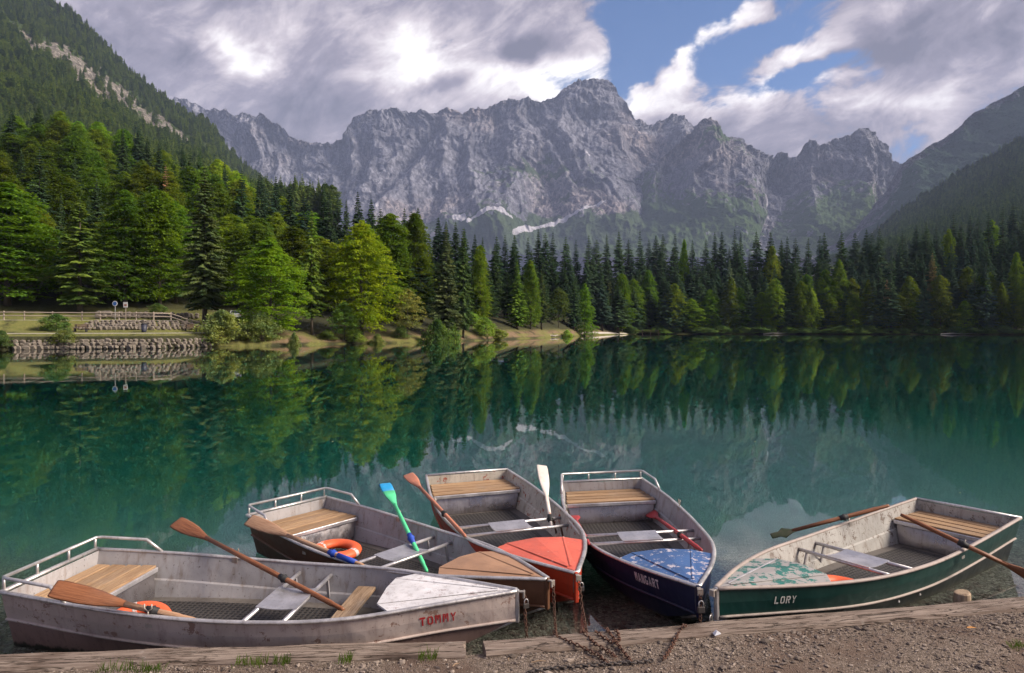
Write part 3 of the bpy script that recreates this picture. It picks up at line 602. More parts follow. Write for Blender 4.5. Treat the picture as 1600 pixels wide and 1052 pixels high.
# ------------------------------------------------------------------ woods on the far slopes (one mass each)
def forest(name, label, pts, scl, protos, mat):
    me = bpy.data.meshes.new(name); me.vertices.add(len(pts)); me.vertices.foreach_set('co', np.asarray(pts, np.float32).ravel())
    set_attr(me, 'size', scl); a = me.attributes.new('which', 'INT', 'POINT'); a.data.foreach_set('value', rng.integers(0, len(protos), len(pts)).astype(np.int32))
    set_attr(me, 'turn', rng.random(len(pts))*6.28)
    o = link(name, me, kind='stuff', label=label)
    ng = bpy.data.node_groups.new(name, 'GeometryNodeTree'); N = ng.nodes
    ng.interface.new_socket('Geometry', in_out='INPUT', socket_type='NodeSocketGeometry'); ng.interface.new_socket('Geometry', in_out='OUTPUT', socket_type='NodeSocketGeometry')
    gi, go = N.new('NodeGroupInput'), N.new('NodeGroupOutput'); join = N.new('GeometryNodeJoinGeometry')
    def named(nm, typ):
        q = N.new('GeometryNodeInputNamedAttribute'); q.data_type = typ; q.inputs[0].default_value = nm; return q.outputs[0]
    cmb = N.new('ShaderNodeCombineXYZ'); ng.links.new(named('turn', 'FLOAT'), cmb.inputs[2])
    for i, pm in enumerate(protos):
        po = bpy.data.objects.new('forest_tree', pm)
        oi = N.new('GeometryNodeObjectInfo'); oi.inputs[0].default_value = po; oi.inputs['As Instance'].default_value = True
        cmp_ = N.new('FunctionNodeCompare'); cmp_.data_type = 'INT'; cmp_.operation = 'EQUAL'; ng.links.new(named('which', 'INT'), cmp_.inputs[2]); cmp_.inputs[3].default_value = i
        ip = N.new('GeometryNodeInstanceOnPoints'); ng.links.new(gi.outputs[0], ip.inputs['Points']); ng.links.new(cmp_.outputs[0], ip.inputs['Selection'])
        ng.links.new(oi.outputs['Geometry'], ip.inputs['Instance']); ng.links.new(cmb.outputs[0], ip.inputs['Rotation']); ng.links.new(named('size', 'FLOAT'), ip.inputs['Scale'])
        ng.links.new(ip.outputs[0], join.inputs[0])
    ng.links.new(join.outputs[0], go.inputs[0])
    md = o.modifiers.new('forest', 'NODES'); md.node_group = ng
    return o
def sample_surface(grid, n, keep):
    CX, PY, X, Y, Z = grid; R, C = CX.shape; out = []; sz = []
    ii = rng.integers(0, R-1, n*3); jj = rng.integers(0, C-1, n*3); fu, fv = rng.random(n*3), rng.random(n*3)
    def bl(A): return (A[ii, jj]*(1-fu)+A[ii+1, jj]*fu)*(1-fv)+(A[ii, jj+1]*(1-fu)+A[ii+1, jj+1]*fu)*fv
    px, py, x, y, z = [bl(a) for a in (CX, PY, X, Y, Z)]
    ok = keep(px, py) & (rng.random(n*3) < .9)
    return np.stack([x, y, z], 1)[ok][:n], px[ok][:n], py[ok][:n]
def proto_far(mat):
    L = []
    for i in range(3):
        a = spruce_crown(200+i, 20, 3.2, .9, .08, .95, .35, 2.2, .1, 2.2); L.append(tris_mesh('forest_tree', *a, mat))
    a = beech_crown(210, 16, 4.5, .1, SH[2], 150, 26, .75, .4, 1.5); L.append(tris_mesh('forest_tree', *a[:3], mat))
    return L
ptsF, pf, qf = sample_surface(gF, 9000, lambda px, py: (px > -60) & (px < 520) & (py > -40) & (rng.random(px.shape) > .93*np.clip(bandF(px, py)*1.3, 0, 1)) & (rng.random(px.shape) > .8*meadowF(px, py)))
forest('hillside_forest', 'conifer forest covering the steep left hillside around the rock bands', ptsF-[0, 0, .6], .8+.5*rng.random(len(ptsF)), proto_far(M_farf), M_farf)
ptsE, pe, qe = sample_surface(gE, 8000, lambda px, py: (px > 1280) & (px < 1720) & (py > 120) & (py < 410))
forest('right_forest', 'dark forest covering the lower right hillside', ptsE-[0, 0, .6], .75+.5*rng.random(len(ptsE)), proto_far(M_farb), M_farb)
# ------------------------------------------------------------------ surface materials of the foreground
def paint_mat(name, col, under=(.45, .44, .45), chip=0.0, rough=.55, dirt=.35, dirtcol=(.16, .12, .10), scale=1.0, metal=0.0, chipscale=9.0, spec=.4, vstreak=True, scum=False):
    m, t, out = new_mat(name); P = t.coord('Object')
    n = t.noise(P, 3.0*scale, 5, .6); n2 = t.noise(t.vm('MULTIPLY', P, (9, 9, 1.6) if vstreak else (5, 5, 5)), 2.0*scale, 4, .65)
    sp = t.noise(P, 42*scale, 3, .7)
    c = t.mix(t.ramp(n, .3, .7), tuple(q*.85 for q in col), tuple(min(1, q*1.12) for q in col))
    c = t.mix(t.m('MULTIPLY', t.ramp(n2, .46, .76), dirt), c, dirtcol)
    c = t.mix(t.m('MULTIPLY', t.ramp(sp, .62, .70), dirt*1.1, clamp=True), c, tuple(q*.5 for q in dirtcol))
    rgh = t.ramp(n, .2, .8, rough-.1, rough+.15)
    ch = None
    if chip > 0:
        cn = t.noise(P, chipscale, 7, .74, .25); ch = t.ramp(cn, .74-chip*.4, .755-chip*.4); c = t.mix(ch, c, under)
    if scum: c = t.mix(t.ramp(t.m('ADD', t.sep(P)[2], t.m('MULTIPLY', t.m('SUBTRACT', n2, .5), .10)), .035, .0), c, (.035, .036, .024))
    hb = t.m('ADD', t.m('MULTIPLY', n, .6), t.m('MULTIPLY', sp, .25))
    if ch is not None: hb = t.m('SUBTRACT', hb, t.m('MULTIPLY', ch, .3))
    dent = t.noise(P, 5.0*scale, 2, .5)
    principled(t, out, c, rgh, metal, t.bump(hb, .35, .006, t.bump(dent, .5, .02)), spec); return m
def wood_mat(name, a, b, axis=0, rough=.75, wear=.3, spec=.2):
    m, t, out = new_mat(name); P = t.coord('Object'); k = [14, 14, 14]; k[axis] = .9
    g = t.noise(t.vm('MULTIPLY', P, tuple(k)), 3.2, 5, .65, .8); g2 = t.noise(t.vm('MULTIPLY', P, tuple(q*3 for q in k)), 3, 3, .6)
    oi = t.node('ShaderNodeObjectInfo')
    c = t.mix(t.ramp(g, .3, .7), a, b); c = t.mix(t.m('MULTIPLY', t.ramp(g2, .5, .75), .5), c, tuple(q*.45 for q in a))
    c = t.mix(t.m('MULTIPLY', t.ramp(t.noise(P, 2.5, 4), .5, .75), wear), c, (.30, .27, .24))
    c = t.vm('MULTIPLY', c, t.comb(*[t.m('MULTIPLY_ADD', oi.outputs['Random'], .35, .82)]*3))
    principled(t, out, c, rough, 0, t.bump(t.m('ADD', g, g2), .5, .008), spec); return m
M_alu = paint_mat('aluminium', (.60, .58, .60), rough=.40, dirt=.25, metal=.75, scale=1.5)
M_steel = paint_mat('seat_steel', (.30, .28, .29), rough=.28, dirt=.45, metal=.85, scale=1.2, dirtcol=(.12, .07, .06))
M_rail = paint_mat('rail_metal', (.62, .59, .58), rough=.38, dirt=.4, metal=.7, scale=2)
M_in_grey = paint_mat('inner_grey', (.36, .345, .355), (.20, .16, .14), .10, rough=.6, dirt=.7, dirtcol=(.20, .15, .12))
M_in_pale = paint_mat('inner_pale', (.46, .43, .38), (.28, .07, .045), .42, .6, .6)
M_in_mott = paint_mat('inner_mottled', (.37, .355, .335), (.17, .135, .115), .42, .65, .8, chipscale=17)
M_floor = paint_mat('floor_plate', (.13, .115, .105), rough=.6, dirt=.8, dirtcol=(.08, .065, .05), vstreak=False)
M_slat = wood_mat('seat_wood', (.27, .16, .09), (.42, .28, .165), 1)
M_plank = wood_mat('old_plank', (.20, .13, .08), (.34, .24, .16), 1, wear=.5)
M_oar = wood_mat('oar_varnish', (.15, .052, .022), (.27, .105, .045), 0, .45, .1, .4)
M_oar_raw = wood_mat('oar_raw', (.36, .20, .12), (.50, .31, .20), 0, .6, .2)
M_oar_salm = paint_mat('oar_salmon', (.52, .20, .12), (.34, .22, .14), .2, .55, .3)
M_oar_white = paint_mat('oar_white', (.72, .64, .58), (.45, .27, .2), .30, .6, .3)
M_oar_green = paint_mat('oar_green', (.10, .66, .30), (.4, .6, .4), .05, .45, .12)
M_oar_blue = paint_mat('oar_blue', (.02, .30, .62), rough=.45, dirt=.1)
M_tape = paint_mat('tape_blue', (.02, .07, .42), rough=.5, dirt=.1)
M_oar_red = paint_mat('oar_red', (.42, .045, .05), rough=.5, dirt=.2)
M_black = paint_mat('rubber_black', (.022, .022, .024), rough=.6, dirt=.1)
M_ring = paint_mat('ring_orange', (.80, .13, .045), rough=.5, dirt=.2, dirtcol=(.3, .08, .05)); M_band = paint_mat('ring_band', (.55, .53, .52), rough=.4, dirt=.2)
M_rust = paint_mat('rust', (.10, .048, .032), (.17, .09, .055), .25, .85, .5, chipscale=60, dirtcol=(.06, .03, .02)); M_chain_dark = paint_mat('chain_dark', (.06, .05, .048), rough=.7, dirt=.4)
M_lock = paint_mat('padlock_metal', (.10, .09, .085), rough=.45, metal=.6); M_brass = paint_mat('bracket_metal', (.42, .38, .34), rough=.5, metal=.5, dirt=.6, dirtcol=(.2, .09, .05))
m, t, out = new_mat('rubber_mat'); P = t.coord('Object'); vd = t.voro(t.vm('MULTIPLY', P, (1, 1, 0)), 24, 'F1', 'Distance', .15)
principled(t, out, t.mix(t.ramp(vd, .30, .36), (.011, .011, .012), (.05, .044, .04)), .55, 0, t.bump(t.ramp(vd, .25, .4), .8, -.008), .4); M_mat = m
PAINT = {
 'tommy': dict(up=paint_mat('hull_bare', (.47, .385, .35), (.25, .16, .13), .38, .55, .5, (.20, .12, .105)), low=paint_mat('hull_bare_low', (.25, .165, .145), (.16, .11, .10), .2, .6, .6, (.12, .07, .06), scum=True), deck=paint_mat('deck_white', (.66, .64, .66), (.42, .36, .37), .34, .5, .4), inn=M_in_grey, strake=None, text=paint_mat('letter_red', (.42, .02, .025), (.40, .33, .32), .12, .5, .1)),
 'brown': dict(up=paint_mat('hull_brown', (.13, .058, .03), (.2, .15, .12), .05, .5, .35, (.05, .035, .025)), low=paint_mat('hull_brown_low', (.085, .047, .028), (.05, .04, .03), .1, .6, .4, scum=True), deck=paint_mat('deck_tan', (.36, .205, .125), (.28, .17, .12), .1, .55, .25, (.2, .11, .07)), inn=M_in_grey, strake=None),
 'red': dict(up=paint_mat('hull_red', (.46, .052, .022), (.30, .05, .03), .12, .45, .35, (.14, .03, .02)), low=paint_mat('hull_red_low', (.34, .04, .02), (.2, .04, .03), .1, .55, .5, (.1, .03, .02), scum=True), deck=paint_mat('deck_red', (.66, .13, .085), (.74, .62, .58), .20, .5, .3, (.4, .08, .05)), inn=M_in_pale, strake=None),
 'blue': dict(up=paint_mat('hull_navy', (.007, .014, .045), (.03, .04, .08), .06, .4, .25, (.03, .03, .05)), low=paint_mat('hull_navy_low', (.006, .012, .035), (.04, .045, .07), .06, .45, .3, (.03, .03, .04), scum=True), deck=paint_mat('deck_blue', (.05, .115, .28), (.52, .47, .52), .46, .5, .2, (.06, .1, .2), chipscale=11.0), inn=M_in_grey, strake=None, text=paint_mat('letter_white', (.72, .66, .66), (.02, .03, .08), .1, .5, .1)),
 'green': dict(up=paint_mat('hull_green', (.003, .034, .028), (.012, .05, .043), .06, .45, .3, (.01, .03, .03)), low=paint_mat('hull_black', (.010, .016, .016), (.03, .035, .03), .1, .5, .4, (.02, .02, .02), scum=True), deck=paint_mat('deck_teal', (.02, .15, .13), (.33, .31, .30), .67, .55, .45, chipscale=9.0), inn=M_in_mott, strake=paint_mat('strake_worn', (.36, .30, .27), (.2, .14, .11), .2, .6, .5), text=paint_mat('letter_pale', (.62, .60, .55), (.01, .08, .06), .1, .5, .1))}
# ------------------------------------------------------------------ boats
SHAPE = [3.667, .513, .599, .595, .495, .292, .422, .327, .394]
XK = np.array([0, .25, .5, .7, .85, 1.])
def herm(xk, yk, x):
    m_ = np.gradient(yk, xk); i = int(np.clip(np.searchsorted(xk, x)-1, 0, len(xk)-2)); h = xk[i+1]-xk[i]; t = (x-xk[i])/h
    return float((2*t**3-3*t**2+1)*yk[i]+(t**3-2*t**2+t)*h*m_[i]+(-2*t**3+3*t**2)*yk[i+1]+(t**3-t**2)*h*m_[i+1])
class Boat:
    def __init__(s, key, p, label):
        s.key, s.p = key, p; s.L = SHAPE[0]*p[5]
        s.wk = np.array(SHAPE[1:6]+[.018])*p[6]*np.array([p[7], 1, 1, 1, p[8], 1]); s.zk = np.array(SHAPE[6:9])
        th = p[2]; c, n = math.cos(th), math.sin(th)
        s.root = empty('rowing_boat', (p[0]-c*s.L/2, p[1]-n*s.L/2, -p[3]*s.L/2), 0, label=label, category='boat', group='rowing boats moored side by side at the timber edge')
        s.root.rotation_euler = (p[4], -p[3], th); s.P = PAINT[key]
    def x(s, u): return s.L*(u-.5)
    def w(s, u): return max(.012, herm(XK, s.wk, u))
    def zs(s, u): return herm(np.array([0, .5, 1.]), s.zk, u)
    def sec(s, u, inset=0.0):
        """gunwale, strake, chine (half width, height) of the outer skin at station u"""
        w, z = s.w(u), s.zs(u); zst = z-.205
        ws = max(.012, w-.05*min(1, w/.25)); up = max(0, (u-.78)/.22)
        zb = -.075+(zst+.005+.075)*up**1.5; wc = max(.010, ws*(.86-.10*up)-.02*min(1, w/.2))
        f = lambda q: max(.004, q-inset)
        return (f(w), z), (f(ws), zst), (f(wc), min(zb, zst-.004))
    def world(s, x, y, z): return s.root.matrix_basis @ Vector((x, y, z))
    def side(s, u, h, sd, off=.003):
        (w, z), (ws, zst), _ = s.sec(u); y = w+(ws-w)*h+.006*(1-abs(2*h-1)); zz = z+(zst-z)*h
        du = .004; (w2, _), (ws2, _), _ = s.sec(min(1, u+du)); y2 = w2+(ws2-w2)*h
        tx = Vector((s.L*du, (y2-y), 0)); up_ = Vector((0, w-ws, z-zst)); n = tx.cross(up_).normalized()
        if n.y < 0: n = -n
        return Vector((s.x(u)+n.x*off, sd*(y+n.y*off), zz+n.z*off))
FONT = {'T': [(0, .78, 1, 1), (.36, 0, .64, .72)], 'O': [(0, .12, .26, .88), (.74, .12, 1, .88), (.16, 0, .46, .2), (.54, 0, .84, .2), (.16, .8, .46, 1), (.54, .8, .84, 1)],
        'M': [(0, 0, .22, 1), (.78, 0, 1, 1), [(.24, 1), (.44, 1), (.56, .42), (.44, .3)], [(.76, 1), (.58, 1), (.46, .42), (.56, .3)]],
        'Y': [(.38, 0, .62, .46), [(0, 1), (.25, 1), (.5, .6), (.38, .46)], [(1, 1), (.75, 1), (.52, .6), (.62, .46)]],
        'L': [(0, 0, .27, 1), (.32, 0, .9, .2)], 'R': [(0, 0, .26, 1), (.3, .8, .82, 1), (.74, .52, 1, .9), (.3, .42, .82, .6), [(.42, .4), (.68, .4), (1, 0), (.72, 0)]],
        'N': [(0, 0, .24, 1), (.76, 0, 1, 1), [(.26, 1), (.48, .98), (.74, 0), (.52, .02)]], 'A': [[(0, 0), (.24, 0), (.56, 1), (.36, 1)], [(.76, 0), (1, 0), (.66, 1), (.58, .98)], (.34, .24, .68, .4)],
        'G': [(0, .12, .26, .88), (.16, 0, .84, .2), (.16, .8, .86, 1), (.74, .1, 1, .5), (.54, .36, .8, .5)]}
def lettering(b, text, u0, u1, sd, h_mid, hgt, mat):
    mb = MB(); n = len(text); adv = 1/(n-.25)
    for i, chh in enumerate(text):
        for st in FONT[chh]:
            q = [(st[0], st[1]), (st[2], st[1]), (st[2], st[3]), (st[0], st[3])] if isinstance(st, tuple) and not isinstance(st[0], tuple) else st
            pts = []
            for (a, c) in q:
                fr = (i+a*.74)*adv; u = u0+(u1-u0)*fr; z0 = .205; hh = h_mid+(.5-c)*hgt/z0
                pts.append(b.side(u, hh, sd, .0035))
            mb.add(pts, [tuple(range(len(pts)))])
    mb.build('lettering', mat, b.root, label='painted name on the bow side')
def lerp(a, b, f): return a+(b-a)*f
def build_boat(b, rail=True):
    P, R = b.P, b.root; N = 44; us = [i/N for i in range(N)]+[.985, 1.0]
    # outer skin: upper panels, lower panels, bottom, transom
    mb = MB(); rows = [b.sec(u) for u in us]; k = len(us)
    for sd in (1, -1):
        vs, fs, mi = [], [], []
        for u, (g, s_, c) in zip(us, rows):
            X = b.x(u); vs += [(X, sd*g[0], g[1]), (X, sd*(lerp(g[0], s_[0], .5)+.006), lerp(g[1], s_[1], .5)), (X, sd*s_[0], s_[1]), (X, sd*(s_[0]-.004), s_[1]-.012), (X, sd*c[0], c[1]), (X, 0, c[1]-.006)]
        for i in range(k-1):
            for j in range(5):
                q = (i*6+j, i*6+j+1, (i+1)*6+j+1, (i+1)*6+j); fs.append(q if sd < 0 else q[::-1]); mi.append(0 if j < 2 else 1)
        base = len(mb.v); mb.v += vs; mb.f += [tuple(a+base for a in f) for f in fs]; mb.mi += mi
        o = 0; mb.v += []; mb.f.append(tuple(base+j for j in range(6)) if sd > 0 else tuple(base+j for j in range(5, -1, -1))); mb.mi.append(0)
    mb.build('hull', [P['up'], P['low']], R, smooth=False)
    # inner lining with floor
    mb = MB(); ins = .014; ui = [.008]+[i/36*.93 for i in range(1, 37)]; vs = []; zf = .045
    for u in ui:
        g, s_, c = b.sec(u, ins); X = b.x(u); w_f = max(.01, lerp(s_[0], c[0], min(1, (s_[1]-zf)/max(.02, s_[1]-c[1])))) if zf < s_[1] else s_[0]
        zfl = max(zf, c[1]+.012)
        for sd in (1, -1): vs += [(X, sd*g[0], g[1]-.003), (X, sd*(s_[0]+.004), s_[1]+.006), (X, sd*(s_[0]-.010), s_[1]-.006), (X, sd*w_f, zfl)]
    for i in range(len(ui)-1):
        for o in (0, 4):
            for j in range(3):
                q = (i*8+o+j, i*8+o+j+1, (i+1)*8+o+j+1, (i+1)*8+o+j); mb.f.append(q if o == 0 else q[::-1]); mb.mi.append(0)
        mb.f.append((i*8+3, i*8+7, (i+1)*8+7, (i+1)*8+3)); mb.mi.append(1)
    mb.v = vs; mb.f.append((0, 4, 5, 6, 7, 3, 2, 1)); mb.mi.append(0)
    mb.build('inner_lining', [P['inn'], M_floor], R)
    # rim
    pts = [Vector((b.x(u), b.w(u), b.zs(u)+.004)) for u in us]
    path = pts+[Vector((p.x, -p.y, p.z)) for p in reversed(pts)]
    MB().tube(path, [(.019, .014)]*len(path), 8).build('gunwale', M_rail if b.key != 'green' else P['strake'], R, smooth=True)
    z0, w0 = b.zs(0)+.004, b.w(0)
    MB().tube([(b.x(0), -w0-.01, z0), (b.x(0), 0, z0+.004), (b.x(0), w0+.01, z0)], [(.021, .016)]*3, 8).build('transom_rim', M_rail, R, smooth=True)
    for sd in (1, -1):
        pth = [Vector((b.x(u), sd*(b.sec(u)[1][0]+.004), b.sec(u)[1][1]-.004)) for u in us]
        MB().tube(pth, [(.013, .011)]*len(pth), 6).build('strake', P['strake'] or P['up'], R, smooth=True)
    if b.key == 'red': pass
    # stem strip
    g, s_, c = b.sec(1.0); MB().box((b.x(1)+.012, 0, (g[1]+s_[1])/2-.008), (.03, .034, g[1]-s_[1]+.04)).build('stem', M_rail if b.key in ('tommy', 'green') else P['up'], R, bevel=.008)
    MB().tube([(b.x(1)-.01, 0, s_[1]-.015), (b.x(.95), 0, b.sec(.95)[2][1]-.012), (b.x(.88), 0, b.sec(.88)[2][1]-.012), (b.x(.8), 0, b.sec(.8)[2][1]-.01)], .013, 6).build('keel_strip', M_rail, R, smooth=True)
    # stern bench: slats, lip and curved front panel
    zt = b.zs(.08)-.105; x0 = b.x(0)+.03; ns = 4; sw = .114
    for i in range(ns):
        xa = x0+.01+i*(sw+.015); u = (xa+sw/2)/b.L+.5; wd = b.sec(u, .02)
        hw = lerp(wd[0][0], wd[1][0], .5)-.012
        MB().box((xa+sw/2, 0, zt-.003*i), (sw, 2*hw, .022)).build('slat', M_slat, R, bevel=.004)
    xe = x0+ns*(sw+.015)-.01; ue = xe/b.L+.5; wd = b.sec(ue, .018); hw = lerp(wd[0][0], wd[1][0], .5)-.01
    MB().box((xe+.012, 0, zt-.035), (.022, 2*hw-.01, .04)).build('bench_lip', M_alu, R, bevel=.006)
    vs, fs = [], []
    for i in range(9):
        f = i/8; xx = xe-.012+.045*math.sin(f*PI*.5)*.9; zz = zt-.055-(zt-.055-.05)*f
        hh = hw-.02-.05*f
        vs += [(xx, -hh, zz), (xx, hh, zz)]
    fs = [(2*i, 2*i+1, 2*i+3, 2*i+2) for i in range(8)]
    MB().add(vs, fs).build('bench_front', M_steel, R, smooth=True)
    # floor mat
    ua, ub = .17, .60; vs = []; n = 10
    for i in range(n+1):
        u = lerp(ua, ub, i/n); hh = b.sec(u, .03)[2][0]-.05; vs += [(b.x(u), -hh, .056), (b.x(u), hh, .056)]
    MB().add(vs, [(2*i, 2*i+2, 2*i+3, 2*i+1) for i in range(n)]).build('floor_mat', M_mat, R)
    # rowing seat: two tubes, plate, brackets
    zt2 = b.zs(.5)-.07
    for u in (.485, .562):
        wd = b.sec(u, .012); hw = lerp(wd[0][0], wd[1][0], .34)
        MB().tube([(b.x(u), -hw, zt2), (b.x(u), hw, zt2)], .0165, 8).build('seat_tube', M_alu, R, smooth=True)
        for sd in (1, -1):
            MB().box((b.x(u), sd*(hw-.065), zt2-.105), (.022, .014, .20), Matrix.Rotation(sd*.20, 3, 'X')).build('seat_bracket', M_rust if b.key == 'red' else M_in_grey, R)
    xc = (b.x(.485)+b.x(.562))/2; lw = b.x(.562)-b.x(.485)+.03
    pl = MB(); vs = []
    for i in range(9):
        f = i/8-.5; zz = zt2+.020-.012*math.cos(f*PI)
        vs += [(xc+f*lw, -.20, zz), (xc+f*lw, .20, zz), (xc+f*lw, -.20, zz-.006), (xc+f*lw, .20, zz-.006)]
    fs = []
    for i in range(8):
        a, c = 4*i, 4*i+4; fs += [(a, c, c+1, a+1), (a+2, a+3, c+3, c+2), (a, a+2, c+2, c), (a+1, c+1, c+3, a+3)]
    fs += [(0, 1, 3, 2), (32, 34, 35, 33)]
    pl.add(vs, fs).build('seat_plate', M_alu, R, smooth=False)
    # foredeck: raised centre panel and two side panels
    uc, ug = .735, .77; zc = b.zs(uc)+.012; yc = b.w(uc)*.56
    gl = [ug+(1-ug)*i/10 for i in range(11)]
    tip = (b.x(.992), 0, b.zs(1)+.006)
    for sd in (1, -1):
        vs = [(b.x(uc), sd*yc, zc)]+[(b.x(u), sd*max(.004, b.w(u)-.014), b.zs(u)+.001) for u in gl]; vs[-1] = tip
        fs = [(0, i, i+1) if sd < 0 else (0, i+1, i) for i in range(1, len(gl))]
        vs += [(x, y, z-.012) for (x, y, z) in vs]; nn = len(gl)+1; fs += [(0, 1, nn+1, nn)] if sd > 0 else [(0, nn, nn+1, 1)]
        MB().add(vs, fs).build('deck_side', P['deck'], R)
    vs = [(b.x(uc), -yc, zc), (b.x(uc)-.0, 0, zc+.022), (b.x(uc), yc, zc), (tip[0], tip[1], tip[2]+.002), (b.x(uc), -yc, zc-.03), (b.x(uc), 0, zc-.008), (b.x(uc), yc, zc-.03)]
    MB().add(vs, [(0, 3, 1), (1, 3, 2), (0, 1, 5, 4), (1, 2, 6, 5)]).build('deck_panel', P['deck'], R)
    for sd in (1, -1):
        MB().tube([(b.x(uc)+.01, sd*yc, zc+.003), (tip[0]-.1, sd*.012, tip[2]+.004)], [(.010, .003)]*2, 6).build('deck_seam', M_rail if b.key == 'green' and sd < 0 else P['deck'], R)
    # oarlocks
    for sd in (1, -1):
        u = .325; base = Vector((b.x(u), sd*(b.w(u)-.004), b.zs(u)))
        lk = MB().box(base+Vector((0, -sd*.012, -.035)), (.05, .012, .09)).build('oarlock', M_brass, R)
        MB().tube([base+Vector((0, 0, .0)), base+Vector((0, 0, .035))], .006, 6).tube([base+Vector((.026, 0, .085)), base+Vector((.028, 0, .055)), base+Vector((0, 0, .033)), base+Vector((-.028, 0, .055)), base+Vector((-.026, 0, .085))], .005, 6).build('oarlock_fork', M_brass, lk, smooth=True)
    # bow fitting
    g = b.zs(1); f = MB().box((b.x(1)+.045, 0, g-.004), (.05, .03, .012)).box((b.x(1)+.062, 0, g-.022), (.014, .045, .05)).build('bow_shackle', M_brass, R, bevel=.003)
    # stern hand rail
    if rail:
        hr = .105; ur = .150; A = []
        for sd in (1, -1): pass
        pth = [(b.x(ur), b.w(ur), b.zs(ur)+.01), (b.x(ur-.028), b.w(ur-.028), b.zs(ur-.028)+hr-.02), (b.x(ur-.035), b.w(ur-.035), b.zs(ur-.035)+hr), (b.x(.012), b.w(.01), b.zs(0)+hr), (b.x(.0), b.w(0)-.02, b.zs(0)+hr)]
        pth = pth+[(x, -y, z) for (x, y, z) in reversed(pth)]
        rl = MB().tube(pth, .0135, 8).build('stern_rail', M_rail, R, smooth=True)
        for (x, y, z, zz) in ((b.x(0), b.w(0)-.02, b.zs(0), hr), (b.x(0), -b.w(0)+.02, b.zs(0), hr), (b.x(0), b.w(0)*.33, b.zs(0), hr), (b.x(0), -b.w(0)*.33, b.zs(0), hr)):
            MB().tube([(x, y, z), (x, y, z+zz)], .011, 6).build('rail_post', M_rail, R, smooth=True)
BOATS = {
 'tommy': ([0.026, 5.0568, -0.0996, -0.0013, -0.0019, 1.0058, 0.9905, 0.9641, 0.9143], 'bare metal rowing boat with white deck and red name TOMMY, nearest left', True),
 'brown': ([0.2668, 5.2979, -0.6715, 0.0056, 0.0032, 0.9409, 0.9662, 0.979, 0.9877], 'brown rowing boat with tan deck behind the bare metal boat', True),
 'red': ([0.5094, 5.4345, -1.2708, -0.0058, 0.0117, 1.0096, 1.074, 0.9881, 1.0162], 'red rowing boat with salmon deck and no stern rail, in the middle', False),
 'blue': ([1.4087, 5.1527, -1.4964, 0.0028, 0.0269, 0.9525, 1.0416, 0.9677, 1.0334], 'navy blue rowing boat with chipped blue deck named MANGART', True),
 'green': ([1.5411, 5.103, -2.567, -0.0043, 0.013, 1.0579, 0.8898, 1.0872, 1.0304], 'dark green rowing boat with flaking teal deck named LORY', False)}
BT = {}
for key, (p, lab, rl) in BOATS.items():
    BT[key] = Boat(key, p, lab); build_boat(BT[key], rl)
bpy.context.view_layer.update()
lettering(BT['tommy'], 'TOMMY', .822, .888, -1, .52, .066, PAINT['tommy']['text'])
lettering(BT['blue'], 'MANGART', .832, .905, -1, .42, .075, PAINT['blue']['text'])
lettering(BT['green'], 'LORY', .892, .848, 1, .50, .060, PAINT['green']['text'])
b = BT['tommy']; u = .655; wd = b.sec(u, .02); MB().box((b.x(u), 0, .20), (.15, 2*wd[1][0]-.03, .028)).build('thwart_plank', M_plank, b.root, bevel=.005)
# ------------------------------------------------------------------ oars
def oar(label, handle, tip, mats, grip=.0, wrap=None, bl=.50, bw=.068, lockf=.62):
    """handle, tip: world points; mats = (shaft, blade, tip paint)"""
    h, e = Vector(handle), Vector(tip); d = e-h; L = d.length; X = d.normalized()
    view = ((h+e)/2-Vector((0, 0, H))).normalized(); Y = X.cross(view).normalized(); Z = X.cross(Y).normalized()
    Y = (Y*.9+Z*.42).normalized(); Z = X.cross(Y).normalized()
    M = Matrix((X, Y, Z)).transposed().to_4x4(); M.translation = h
    r = bpy.data.objects.new('oar', None); COL.objects.link(r); r.matrix_world = M; r['label'] = label; r['category'] = 'oar'; r['group'] = 'oars laid in the rowing boats'; r.empty_display_size = .1
    MB().tube([(0, 0, 0), (.02, 0, 0), (.10, 0, 0), (.13, 0, 0), (L*.5, 0, 0), (L-bl*.9, 0, 0)], [.012, .0165, .0165, .0205, .021, .018], 10).build('shaft', mats[0], r, smooth=True)
    n = 9; prof = [(.0, .019, .017), (.12, .024, .015), (.28, .040, .012), (.45, .058, .009), (.65, bw, .008), (.88, bw*1.02, .006), (.975, bw*.96, .005), (1.0, bw*.86, .003)]
    seg = 10; rings = [[(L-bl+f*bl, a*math.cos(2*PI*j/seg), c*math.sin(2*PI*j/seg)) for j in range(seg)] for f, a, c in prof]
    def loft(rg):
        vs = [q for g_ in rg for q in g_]; fs = [(i*seg+j, i*seg+(j+1) % seg, (i+1)*seg+(j+1) % seg, (i+1)*seg+j) for i in range(len(rg)-1) for j in range(seg)]
        fs += [tuple(range(seg-1, -1, -1)), tuple((len(rg)-1)*seg+j for j in range(seg))]; return MB().add(vs, fs)
    if mats[2] is None: loft(rings).build('blade', mats[1], r, smooth=True)
    else:
        loft(rings[:5]).build('blade', mats[1], r, smooth=True); loft(rings[4:]).build('blade_tip', mats[2], r, smooth=True)
    xk = L*lockf
    if wrap is not None: MB().tube([(L*wrap[0], 0, 0), (L*wrap[1], 0, 0)], .024, 10).build('tape_wrap', wrap[2], r, smooth=True)
    MB().tube([(xk-.035, 0, 0), (xk-.03, 0, 0), (xk-.006, 0, 0), (xk, 0, 0), (xk+.02, 0, 0), (xk+.05, 0, 0)], [.024, .028, .028, .036, .026, .024], 10).build('collar', M_black if wrap is None else wrap[2], r, smooth=True)
    return r
